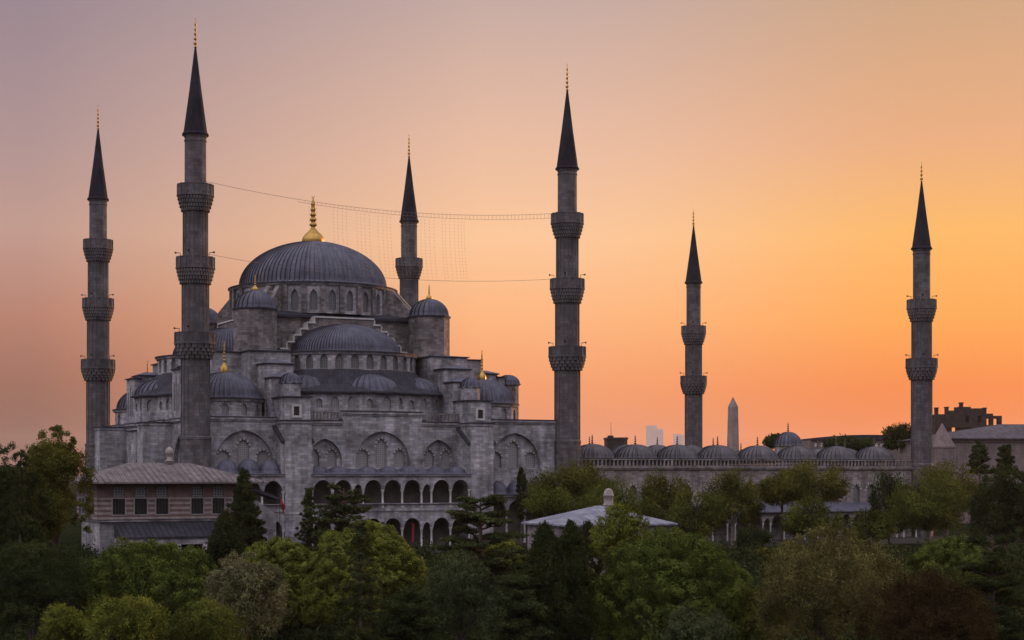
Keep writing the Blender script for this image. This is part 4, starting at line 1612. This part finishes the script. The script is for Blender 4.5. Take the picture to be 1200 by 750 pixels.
# stone palace with a hipped lead roof, right edge
x, y, z = at(1118, 513, 370)
pal = thing("palace", "broad stone palace wall with shallow grey hipped roof at the right edge", "building", (x, y, 0), .16)
mb = MB()
mb.box(-2, 48, 0, 26, 0, 18.6)
mb.box(-2.3, 48.3, -.3, 26, 18.0, 18.3)
mb.box(-7.5, -2.01, 2, 20, 0, 15.5)
mb.build("wall", "museum_stone", pal)
mb = MB()
mb.prism([(-2.8, -1.0), (48.8, -1.0), (48.8, 27), (-2.8, 27)], 18.6, 18.85)
mb.hexa([(-2.8, -1, 18.85), (48.8, -1, 18.85), (48.8, 27, 18.85), (-2.8, 27, 18.85)], [(17, 12.8, 22.4), (30, 12.8, 22.4), (30, 13.2, 22.4), (17, 13.2, 22.4)])
mb.build("roof", "palace_lead", pal)
for i in range(5):
    m2 = MB()
    u = 4 + i * 8
    m2.box(u, u + 1.5, -.08, .02, 12.0, 14.6)
    m2.build("window", "void_dark", pal)
x, y, z = at(1104, 545, 345)
ps = thing("stone_pinnacle", "plain stone tower with tall pyramid cap between courtyard minaret and palace", "tower", (x, y, 0), .3)
mb = MB()
mb.box(-1.9, 1.9, -1.9, 1.9, 0, 16.3)
mb.box(-2.05, 2.05, -2.05, 2.05, 16.3, 16.6)
mb.build("wall", "museum_stone", ps)
mb = MB()
mb.hexa([(-1.95, -1.95, 16.6), (1.95, -1.95, 16.6), (1.95, 1.95, 16.6), (-1.95, 1.95, 16.6)], [(-.06, -.06, 21.4), (.06, -.06, 21.4), (.06, .06, 21.4), (-.06, .06, 21.4)])
mb.build("roof", "museum_stone", ps)

# dark ruined building on the skyline, window holes open to the sky
x, y, z = at(1097, 512, 450)
rb = thing("ruined_building", "dark roofless old building with gaping windows above the palace roof", "building", (x, y, 0), .05)
mb = MB()
tops = [(0, 3.4, 27.0), (3.4, 6.0, 28.0), (6.0, 9.5, 29.0), (9.5, 13.2, 28.6), (13.2, 15.6, 27.2), (15.6, 18.0, 26.6)]
for yy in (0.0, 3.2):
    fr = lambda u, n, z, yy=yy: (u, yy - n, z)
    out = [(0, 0), (18, 0)]
    for a, b, t in reversed(tops):
        out += [(b, t), (a, t)]
    hs = [[(1.2, 20.5), (2.0, 20.5), (2.0, 22.8), (1.2, 22.8)], [(4.3 + .25 * yy, 20.8), (5.5 + .25 * yy, 20.8), (5.5 + .25 * yy, 23.8), (4.3 + .25 * yy, 23.8)],
          [(13.7 + .25 * yy, 24.1), (14.7 + .25 * yy, 24.1), (14.7 + .25 * yy, 25.9), (13.7 + .25 * yy, 25.9)], [(15.7 + .25 * yy, 24.1), (16.9 + .25 * yy, 24.1), (16.9 + .25 * yy, 25.9), (15.7 + .25 * yy, 25.9)], [(8.0, 24.8), (9.0, 24.8), (9.0, 26.6), (8.0, 26.6)] if yy == 0 else [(10.6, 21), (11.4, 21), (11.4, 23), (10.6, 23)],
          [(11.4, 24.8), (12.4, 24.8), (12.4, 26.6), (11.4, 26.6)] if yy == 0 else [(2.6, 25), (3.1, 25), (3.1, 26), (2.6, 26)]]
    mb.wall(fr, out, hs, .4)
    mb.wall(lambda u, n, z, f=fr: f(u, n - .4, z), out, hs, .02)
for u in (0, 17.6):
    mb.box(u, u + .4, .5, 2.7, 0, 26.0)
mb.box(0, 18, -.35, 0, 23.4, 23.8)
mb.box(9, 18, -.4, 0, 20.0, 20.3)
mb.build("wall", "old_timber", rb)
for u, zt in ((.2, 28.6), (3.0, 28.8), (7.0, 30.0), (13.4, 28.6)):
    m2 = MB()
    m2.box(u, u + .8, 1.2, 2.4, 22, zt)
    m2.box(u - .12, u + .92, 1.08, 2.52, zt, zt + .25)
    m2.build("chimney", "old_timber", rb)

# ------------------------------------------------------------------ trees: every leaf (or needle tuft) a small face of its own


def unit(a):
    return a / np.maximum(np.linalg.norm(a, axis=1, keepdims=True), 1e-6)


def leaves_mesh(name, pos, axis, ll, lw, mat, parent, rng, facing=0.6):
    """a share of the leaves faces the way its tuft faces, the others point that way"""
    n = len(pos)
    out = unit(axis + (.12 if facing > .8 else .25) * rng.normal(size=(n, 3)))
    face = (rng.uniform(0, 1, n) < facing)[:, None]
    side0 = unit(np.cross(out, rng.normal(size=(n, 3))))
    axis = np.where(face, np.cross(out, side0), out)
    side = side0
    nrm = np.cross(axis, side)
    L_ = (ll * rng.uniform(.6, 1.25, n))[:, None]
    W_ = (lw * rng.uniform(.6, 1.25, n))[:, None]
    v = np.empty((n, 4, 3), np.float32)
    v[:, 0] = pos - axis * L_ * .5
    v[:, 1] = pos + side * W_ * .5 + nrm * L_ * .06
    v[:, 2] = pos + axis * L_ * .5
    v[:, 3] = pos - side * W_ * .5 + nrm * L_ * .06
    me = bpy.data.meshes.new(name)
    me.vertices.add(4 * n)
    me.vertices.foreach_set("co", v.ravel())
    me.loops.add(4 * n)
    me.loops.foreach_set("vertex_index", np.arange(4 * n, dtype=np.int32))
    me.polygons.add(n)
    me.polygons.foreach_set("loop_start", np.arange(0, 4 * n, 4, dtype=np.int32))
    me.polygons.foreach_set("loop_total", np.full(n, 4, np.int32))
    me.materials.append(MATS[mat])
    me.update(calc_edges=True)
    o = bpy.data.objects.new(name, me)
    COL.objects.link(o)
    if parent:
        o.parent = parent
    return o


def puffs(cs, rs, n, rng, up=.25, jit=.5, shell=(.65, 1.05)):
    """n leaves round each centre, pointing outwards"""
    k = len(cs)
    d = rng.normal(size=(k * n, 3))
    d = unit(d)
    d[:, 2] = d[:, 2] * .9 + up
    d = unit(d)
    r = np.repeat(rs, n) * rng.uniform(shell[0], shell[1], k * n)
    pos = np.repeat(cs, n, axis=0) + d * r[:, None]
    return pos, d + jit * rng.normal(size=d.shape)


def dome_points(c, rad, n, rng, zmin=-.25):
    d = unit(rng.normal(size=(n * 3, 3)))
    d = d[d[:, 2] > zmin][:n]
    return np.array(c) + d * np.array(rad), d


SEED = [100]


def tree(kind, x0, x1, yt, yb, Y, label, mat, name=None, lean=0.0, dens=1.0, group=None, trunk_mat="bark", yground=None, cat="tree", depth=.9):
    SEED[0] += 1
    rng = np.random.default_rng(SEED[0])
    X = ((x0 + x1) / 2 - 600) / FPX * Y
    wd = (x1 - x0) / FPX * Y
    zt, zb = CZ + (555 - yt) / FPX * Y, CZ + (555 - yb) / FPX * Y
    gz = ground_z(Y)
    zb = max(zb, gz + .2)
    h = zt - zb
    rx, ry = wd / 2, wd / 2 * depth
    zt, zb = zt - gz, zb - gz                             # heights above the foot of the trunk
    t = thing(name or kind, label, cat, (X, Y, gz), 0.0, group)
    px = Y / FPX * 1.17                                   # one picture pixel in metres
    tips = []
    zc = zb + h * .5
    if kind == "stone_pine":
        zc = zb + h * .34
        pr_ = .62 * float(np.clip(rx / 7.5, .7, 1.1))       # a tuft of needles
        nsurf = int(2.1 * PI * rx * (h * .9) / (PI * pr_ * pr_) * 1.25 * dens)
        d = unit(rng.normal(size=(nsurf * 3, 3)))
        d = d[d[:, 2] > -.28][:nsurf]
        ph = rng.uniform(0, 6, 4)
        wob = 1 + .07 * np.sin(d[:, 0] * 6 + ph[0]) * np.sin(d[:, 1] * 5 + ph[1]) + .05 * np.sin(d[:, 2] * 9 + d[:, 0] * 7 + ph[2]) + rng.uniform(-.05, .03, len(d))
        cs = np.array((0, 0, zc)) + d * np.array((rx * .93, ry * .93, (zt - zc) * .94)) * wob[:, None]
        d2 = unit(rng.normal(size=(nsurf, 3)))
        d2 = d2[d2[:, 2] > -.4]
        c2 = np.array((0, 0, zc)) + d2 * np.array((rx, ry, zt - zc)) * rng.uniform(.68, .84, (len(d2), 1))
        cs = np.concatenate([cs, c2])
        rs = rng.uniform(.7, 1.25, len(cs)) * pr_
        keep = cs[:, 2] > zb
        cs, rs = cs[keep], rs[keep]
        lob = np.array((0, 0, zc)) + d[:11] * np.array((rx * .7, ry * .7, h * .3))
        pos, ax = puffs(cs, rs, int(105 * dens), rng, .2, .1, (.8, 1.05))
        leaves_mesh("crown", pos, ax, 2.4 * px, 1.2 * px, mat, t, rng, .9)
        tips = lob
    elif kind in ("plane_tree", "broadleaf_tree", "shrub"):
        nl = {"plane_tree": 9, "broadleaf_tree": 14, "shrub": 9}[kind]
        lob, d = dome_points((0, 0, zc), (rx * .58, ry * .58, h * .30), nl, rng, -.6)
        lr = rng.uniform(.40, .58, nl) * min(rx, h * .62)
        cs, rs = [], []
        for c, r in zip(lob, lr):
            p, dd = dome_points(c, (r, r, r), int((34 if kind != "broadleaf_tree" else 30) * dens), rng, -.7)
            cs.append(p)
            rs.append(rng.uniform(.2, .42, len(p)) * r)
        if kind == "broadleaf_tree":                      # sprays that break the outline
            p, dd = dome_points((0, 0, zc), (rx * .95, ry * .95, h * .5), int(70 * dens), rng, -.3)
            cs.append(p)
            rs.append(rng.uniform(.05, .13, len(p)) * rx)
        cs, rs = np.concatenate(cs), np.concatenate(rs)
        area = (wd * h) / (px * px)
        nleaf = int(np.clip(area * 3.4 * dens, 6000, 60000) / max(1, len(cs))) + 8
        if kind == "plane_tree":
            ns = int(np.clip(area * .15 * dens, 320, 1200))
            m_ = unit(rng.normal(size=(90, 3)))
            m_ = m_[m_[:, 2] > -.45][:38]                 # main limbs, each a spray of shoots
            d = unit(m_[rng.integers(0, len(m_), ns)] + .19 * rng.normal(size=(ns, 3)))
            wob = 1 + .10 * np.sin(d[:, 0] * 5 + SEED[0]) + .10 * np.sin(d[:, 1] * 6 - d[:, 2] * 4) + rng.uniform(-.07, .05, ns)
            tip = np.array((0, 0, zb + h * .52)) + d * np.array((rx * 1.06, ry * 1.06, h * .48)) * wob[:, None]
            root = np.array((0, 0, zb + h * .04))
            kl = int(np.clip(area * 2.6 * dens / ns, 26, 60))
            s_ = rng.uniform(.42, 1.0, (ns, kl)) ** .75
            pos = root + (tip - root)[:, None, :] * s_[:, :, None]
            pos = (pos + rng.normal(size=pos.shape) * .030 * wd * np.array((1, 1, .8))).reshape(-1, 3)
            ax = np.repeat(unit(tip - root), kl, axis=0) + .3 * rng.normal(size=pos.shape)
            leaves_mesh("crown", pos, ax, 3.0 * px, 1.15 * px, mat, t, rng, .45)
        elif False:
            pos, ax = puffs(cs, rs, nleaf, rng, .35, .35, (.2, 1.15))
            root = np.array((0, 0, zb))
            ax = unit(pos - root) * .9 + .5 * unit(ax) + .25 * rng.normal(size=pos.shape)
            leaves_mesh("crown", pos, ax, 4.2 * px, 1.4 * px, mat, t, rng, .5)
        else:
            pos, ax = puffs(cs, rs, nleaf, rng, .3, .45, (.4, 1.2))
            leaves_mesh("crown", pos, ax, 2.3 * px, 1.35 * px, mat, t, rng, .75)
        tips = lob
    elif kind in ("cypress", "juniper"):
        n = int(np.clip(wd * h / (px * px) * 2.6 * dens, 4000, 26000))
        z = rng.uniform(0, 1, n) ** .9
        prof = np.where(z < .25, .72 + .28 * (z / .25), np.maximum(1 - ((z - .25) / .75) ** 4.0, 0)) 
        if kind == "juniper":
            prof = np.maximum(1 - z, 0) ** .72 * np.minimum(1, .8 + z * 1.5) * (1 + .16 * np.sin(z * 37 + 2))
        a = rng.uniform(0, 2 * PI, n)
        lobes = .82 + .18 * np.sin(a * 5 + z * 9 + rng.uniform(0, 6)) + .10 * np.sin(a * 9 - z * 17)
        rr = prof * lobes * np.sqrt(rng.uniform(.35, 1.0, n)) * (1 + .10 * np.sin(a * 13 + z * 31))
        k = 38                                            # gathered into small upright plumes
        z, a, rr = (np.repeat(q[::k], k)[:n] for q in (z, a, rr))
        pos = np.stack([rx * rr * np.cos(a), ry * rr * np.sin(a), zb + z * h * .97], 1)
        pos += rng.normal(size=(n, 3)) * np.array((.075, .075, .09)) * rx * rng.uniform(.7, 1.4, n)[:, None]
        ax = np.stack([np.cos(a) * .35, np.sin(a) * .35, np.full(n, 1.0)], 1) + .25 * rng.normal(size=(n, 3))
        leaves_mesh("crown", pos, ax, 4.0 * px, 1.4 * px, mat, t, rng, .35)
    elif kind == "cedar":                                 # flat-topped, in layers
        cs, rs = [], []
        nlay = 6
        for j in range(nlay):
            f = (j + .2) / nlay
            zl = zb + h * (.06 + .90 * f)
            R = rx * (1.0 - .62 * f ** 2.2)
            nb = 8 if j < nlay - 1 else 4
            a0 = rng.uniform(0, 6)
            for i in range(nb):
                a = a0 + 2 * PI * i / nb + rng.uniform(-.3, .3)
                reach = R * rng.uniform(.62, 1.05)
                zz = zl + rng.uniform(-.5, .5) * h / nlay
                for s in np.linspace(.35, 1, 7):
                    q = (reach * s * math.cos(a), ry / rx * reach * s * math.sin(a), zz + .35 * s)
                    for _ in range(5):
                        cs.append((q[0] + rng.normal() * reach * .10, q[1] + rng.normal() * reach * .10, q[2] + rng.normal() * .12))
                        rs.append(rng.uniform(.3, .6) * (.6 if dens < .6 else 1))
                tips.append((reach * .85 * math.cos(a), reach * .85 * math.sin(a), zz))
        pos, ax = puffs(np.array(cs), np.array(rs), int(26 * dens), rng, .5, .3, (.2, 1.1))
        pos[:, 2] = np.repeat(np.array(cs)[:, 2], int(26 * dens)) + (pos[:, 2] - np.repeat(np.array(cs)[:, 2], int(26 * dens))) * .35
        leaves_mesh("crown", pos, ax, 3.6 * px, 1.3 * px, mat, t, rng)
    elif kind == "conifer":                               # pointed, tiers of drooping boughs
        cs, rs = [], []
        nlay = max(9, int(h / (.55 if name else .9)))
        for j in range(nlay):
            f = j / nlay
            zl = zb + h * f
            R = rx * (1 - f) ** .85 + .1
            nb = 7
            a0 = rng.uniform(0, 6)
            for i in range(nb):
                a = a0 + 2 * PI * i / nb + rng.uniform(-.35, .35)
                reach = R * rng.uniform(.6, 1.08)
                zl = zb + h * min(.99, max(0, f + rng.uniform(-.6, .6) / nlay))
                ns = max(3, int(reach / .35))
                for s in np.linspace(.15, 1, ns):
                    cs.append((reach * s * math.cos(a) + rng.normal() * .12, ry / rx * reach * s * math.sin(a) + rng.normal() * .12, zl + .3 * s - .2 * reach * s * s + rng.normal() * .14))
                    rs.append(rng.uniform(.18, .36) * (1.15 - .5 * s) * (1.45 if name else 1))
        cs, rs = np.array(cs), np.array(rs)
        nn = int(np.clip(20000 * dens / len(cs), 8, 60))
        pos, ax = puffs(cs, rs, nn, rng, -.1, .4, (.2, 1.2))
        leaves_mesh("crown", pos, ax, 3.6 * px, 1.25 * px, mat, t, rng)
    # trunk and limbs
    mb = MB()
    r0 = max(.14, min(.5, wd * .035))
    ztop = zc if kind in ("plane_tree", "broadleaf_tree", "shrub", "stone_pine") else zb + h * .93
    fork = zb + (.02 if kind == "stone_pine" else .12) * h
    if kind == "shrub":
        r0 *= .5
        fork = max(.1, zb)
    if kind in ("cypress", "juniper", "conifer", "cedar"):
        mb.tube([(0, 0, -.3), (.03, 0, zb + h * .4), (0, .02, ztop)], [r0, r0 * .7, .05], 7)
    else:
        mb.tube([(0, 0, -.3), (lean * .3, 0, fork * .5), (lean, 0, fork)], [r0 * 1.1, r0 * .95, r0 * .85], 8)
    for q in tips if len(tips) < 60 else tips[::2]:
        if kind == "cedar":
            mb.tube([(0, 0, q[2] - .5), (q[0] * .5, q[1] * .5, q[2] - .12), (q[0], q[1], q[2])], [r0 * .35, r0 * .22, .03], 5)
        else:
            mb.tube([(lean, 0, fork - .15), (lean + (q[0] - lean) * .45, q[1] * .45, fork + (q[2] - fork) * .6), (q[0], q[1], q[2])], [r0 * .5, r0 * .32, .05], 6)
    mb.build("trunk", trunk_mat, t)
    return t


BY_WALL = "trees along the courtyard wall"
PARK = "trees in the park foreground"
# --- along the courtyard wall
tree("plane_tree", 622, 720, 543, 612, 252, "broad bushy olive crown where the arcaded mosque meets the courtyard wall", "olive_leaf", group=BY_WALL, trunk_mat="pale_bark")
tree("plane_tree", 672, 764, 565, 625, 222, "low rounded green crown just behind the stone chimney of the kiosk", "plane_leaf", group=BY_WALL)
tree("plane_tree", 612, 668, 566, 612, 214, "small rounded crown touching the left end of the kiosk roof", "plane_leaf", group=BY_WALL)
tree("plane_tree", 748, 808, 551, 622, 256, "brushy crown in front of the courtyard wall, right of the kiosk chimney", "olive_leaf", group=BY_WALL, trunk_mat="pale_bark")
tree("plane_tree", 784, 850, 576, 640, 238, "rounded full crown standing low in front of two brushy taller trees", "plane_leaf", group=BY_WALL)
tree("plane_tree", 824, 893, 551, 625, 256, "vase shaped tree with bare forked pale branches left of the arcade roof", "olive_leaf", group=BY_WALL, trunk_mat="pale_bark")
tree("plane_tree", 893, 940, 553, 596, 262, "thin dark crown partly behind the widest courtyard tree", "olive_leaf", group=BY_WALL)
tree("plane_tree", 912, 994, 538, 597, 250, "widest flat crown overlapping the courtyard balustrade and domes", "olive_leaf", group=BY_WALL, trunk_mat="pale_bark")
tree("plane_tree", 918, 986, 585, 638, 236, "bright green bushy crown below the widest courtyard tree", "plane_leaf", group=BY_WALL, trunk_mat="pale_bark")
tree("plane_tree", 990, 1048, 597, 648, 236, "small round pale green crown below the two courtyard windows", "plane_leaf", group=BY_WALL, trunk_mat="pale_bark")
tree("plane_tree", 1018, 1066, 553, 640, 250, "tall dark brushy tree just right of the two courtyard windows", "dark_leaf", group=BY_WALL)
tree("plane_tree", 1046, 1130, 556, 632, 238, "large round olive crown below the outer courtyard minaret", "plane_leaf", group=BY_WALL, trunk_mat="pale_bark")
tree("plane_tree", 1066, 1150, 542, 610, 254, "yellow topped crown right at the foot of the outer courtyard minaret", "olive_leaf", group=BY_WALL)
tree("broadleaf_tree", 1142, 1215, 546, 660, 215, "dark dense tree at the right edge below the palace", "dark_leaf", group=BY_WALL, dens=1.3)
tree("cypress", 604, 618, 547, 608, 232, "slim small cypress against the gallery right of the layered cedar", "dark_leaf", group="cypresses")
# --- skyline behind the courtyard
SKY = "trees on the skyline"
tree("plane_tree", 895, 922, 508, 527, 385, "dark tuft of foliage left of the small portal dome on the skyline", "dark_leaf", group=SKY)
tree("plane_tree", 968, 1022, 512, 530, 380, "low dark tree in front of the long brown building", "dark_leaf", group=SKY)
tree("plane_tree", 1036, 1076, 497, 530, 395, "round dark tree on the skyline left of the outer courtyard minaret", "dark_leaf", group=SKY)
tree("cedar", 1135, 1161, 516, 556, 335, "dark ragged conifer against the palace wall, the left one of two", "cedar_leaf", group=SKY, dens=.3)
tree("cedar", 1168, 1188, 518, 556, 335, "dark narrow conifer against the palace wall close to the right edge", "dark_leaf", group=SKY, dens=.3)
# --- left edge
tree("broadleaf_tree", 22, 108, 502, 690, 178, "tall ragged olive tree beside the left end of the striped pavilion", "olive_leaf", group=PARK, dens=1.7)
tree("broadleaf_tree", -34, 52, 522, 720, 170, "tall dark tree cut off by the left edge", "dark_leaf", group=PARK, dens=1.3)
tree("cypress", 12, 34, 536, 690, 160, "dark pointed cypress among the tall trees at the left edge", "dark_leaf", group="cypresses")
tree("broadleaf_tree", -20, 100, 640, 770, 140, "broad dark tree filling the lower left corner", "dark_leaf", group=PARK, dens=1.4)
# --- before the mosque
tree("conifer", 250, 322, 551, 655, 200, "dense dark juniper cone hiding the right end of the striped pavilion", "dark_leaf", name="juniper", group=PARK, dens=2.6)
tree("juniper", 236, 292, 602, 655, 192, "smaller bushy juniper leaning against the tall dark juniper", "dark_leaf", name="juniper", group=PARK, dens=2.0)
tree("conifer", 342, 382, 570, 650, 205, "sparse pointed conifer in front of the great left buttress", "cedar_leaf", group=PARK, dens=.45)
tree("cedar", 358, 448, 566, 650, 198, "open spreading cedar before the left arches of the gallery", "cedar_leaf", group=PARK, dens=.5)
tree("cedar", 498, 628, 576, 700, 168, "flat topped layered cedar with bare trunk in front of the right gallery arches", "cedar_leaf", group=PARK, dens=1.2, yground=700)
# --- stone pines and the park trees
tree("stone_pine", 262, 392, 632, 745, 158, "puffy green pine crown below the left conifer", "pine_leaf", group=PARK)
tree("stone_pine", 352, 502, 614, 740, 148, "largest domed bright green pine below the gallery arches", "pine_leaf", group=PARK, dens=1.1)
tree("stone_pine", 78, 262, 633, 750, 146, "wide dark green pine below the striped pavilion's porch", "deep_pine_leaf", group=PARK, dens=1.1)
tree("stone_pine", 552, 626, 634, 700, 175, "small rounded pine behind the layered cedar's trunk", "pine_leaf", group=PARK)
tree("stone_pine", 688, 890, 624, 775, 132, "great domed dark green pine in the lower centre right foreground", "deep_pine_leaf", group=PARK, dens=1.3)
tree("stone_pine", 1058, 1172, 630, 720, 158, "compact deep green pine on the right above the reddish tree", "deep_pine_leaf", group=PARK, dens=.9)
tree("broadleaf_tree", 238, 334, 648, 765, 116, "pale grey green tree in front of the wide pines on the left", "pale_leaf", group=PARK)
tree("broadleaf_tree", 492, 588, 655, 770, 118, "soft grey green willow like tree below the layered cedar", "willow_leaf", group=PARK, dens=1.2)
tree("conifer", 376, 470, 610, 775, 122, "tall dark spindly deodar in front of the largest green pine", "cedar_leaf", group=PARK, dens=1.0)
tree("cedar", 440, 520, 690, 765, 112, "low spreading dark cedar boughs at the bottom left of centre", "dark_leaf", group=PARK)
tree("cedar", 566, 640, 676, 765, 126, "low dark layered conifer between willow and tall cypress pair", "cedar_leaf", group=PARK)
tree("cypress", 608, 668, 611, 785, 128, "dark flame shaped cypress, the broader left one of the close pair", "dark_leaf", group="cypresses", dens=1.2)
tree("cypress", 642, 696, 609, 785, 130, "dark narrow cypress, right one of the close pair", "dark_leaf", group="cypresses", dens=1.2)
tree("cypress", 666, 712, 611, 735, 172, "short ivy dark column of foliage against the kiosk front", "dark_leaf", group="cypresses")
tree("broadleaf_tree", 696, 764, 592, 675, 160, "loose yellow green maple hiding the middle of the kiosk roof", "bright_leaf", group=PARK, dens=1.0)
tree("broadleaf_tree", 672, 712, 668, 770, 150, "low dull olive tree between cypress pair and the great domed pine", "olive_leaf", group=PARK)
tree("broadleaf_tree", 893, 1052, 622, 775, 122, "large loose yellowing tree in the lower right foreground", "yellow_leaf", group=PARK, dens=1.1)
tree("broadleaf_tree", 872, 926, 684, 770, 128, "dim olive tree between the great domed pine and the yellowing tree", "olive_leaf", group=PARK)
tree("broadleaf_tree", 1006, 1166, 684, 790, 104, "reddish brown domed tree at the bottom right", "red_leaf", group=PARK, dens=1.3)
tree("cedar", 1110, 1216, 622, 770, 128, "dark layered cedar filling the lower right corner", "dark_leaf", group=PARK, dens=1.3)
tree("shrub", 44, 106, 713, 780, 92, "small yellow green bush at the bottom, furthest left of three bright bushes", "bright_leaf", group="bright bushes at the bottom", cat="bush")
tree("shrub", 104, 194, 706, 780, 90, "largest bright yellow green bush at the bottom left", "bright_leaf", group="bright bushes at the bottom", cat="bush")
tree("shrub", 190, 286, 714, 780, 94, "dimmer green bush at the bottom below the pale grey green tree", "plane_leaf", group="bright bushes at the bottom", cat="bush")
tree("shrub", 778, 856, 716, 775, 96, "grey green bush at the bottom in front of the great domed pine", "willow_leaf", group="bright bushes at the bottom", cat="bush")
tree("plane_tree", 860, 905, 618, 655, 222, "dim shrubby tree in shade left of the arcade columns", "dark_leaf", group=BY_WALL)
tree("shrub", 985, 1060, 645, 700, 190, "dark shrub on the slope below the small round courtyard tree", "dark_leaf", cat="bush")
tree("shrub", 880, 960, 640, 690, 200, "dim shrub on the slope in front of the arcade columns", "olive_leaf", cat="bush")

# --- undergrowth on the park slope
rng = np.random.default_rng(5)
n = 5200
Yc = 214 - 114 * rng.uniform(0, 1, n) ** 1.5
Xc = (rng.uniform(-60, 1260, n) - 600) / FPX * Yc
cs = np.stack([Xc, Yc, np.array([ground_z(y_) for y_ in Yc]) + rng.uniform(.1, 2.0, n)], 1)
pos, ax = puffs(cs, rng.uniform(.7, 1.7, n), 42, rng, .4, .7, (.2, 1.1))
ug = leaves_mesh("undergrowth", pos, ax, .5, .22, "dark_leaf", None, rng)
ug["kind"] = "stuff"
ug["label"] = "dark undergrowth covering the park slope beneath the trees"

# ------------------------------------------------------------------ evening haze: one closed box of air round everything
mb = MB()
mb.box(-12500, 12500, -500, 12500, -14, 300)
hz = bpy.data.materials.new("haze")
hz.use_nodes = True
hz.node_tree.nodes.remove(hz.node_tree.nodes["Principled BSDF"])
vol = hz.node_tree.nodes.new("ShaderNodeVolumePrincipled")
vol.inputs["Color"].default_value = (.95, .86, .80, 1)
vol.inputs["Density"].default_value = 0.000022
vol.inputs["Anisotropy"].default_value = 0.3
hz.node_tree.links.new(vol.outputs[0], hz.node_tree.nodes["Material Output"].inputs["Volume"])
MATS["haze"] = hz
hazeo = mb.build("haze", "haze")
hazeo["kind"] = "stuff"
hazeo["label"] = "thin warm evening haze over the whole city"
SC.cycles.volume_bounces = 0
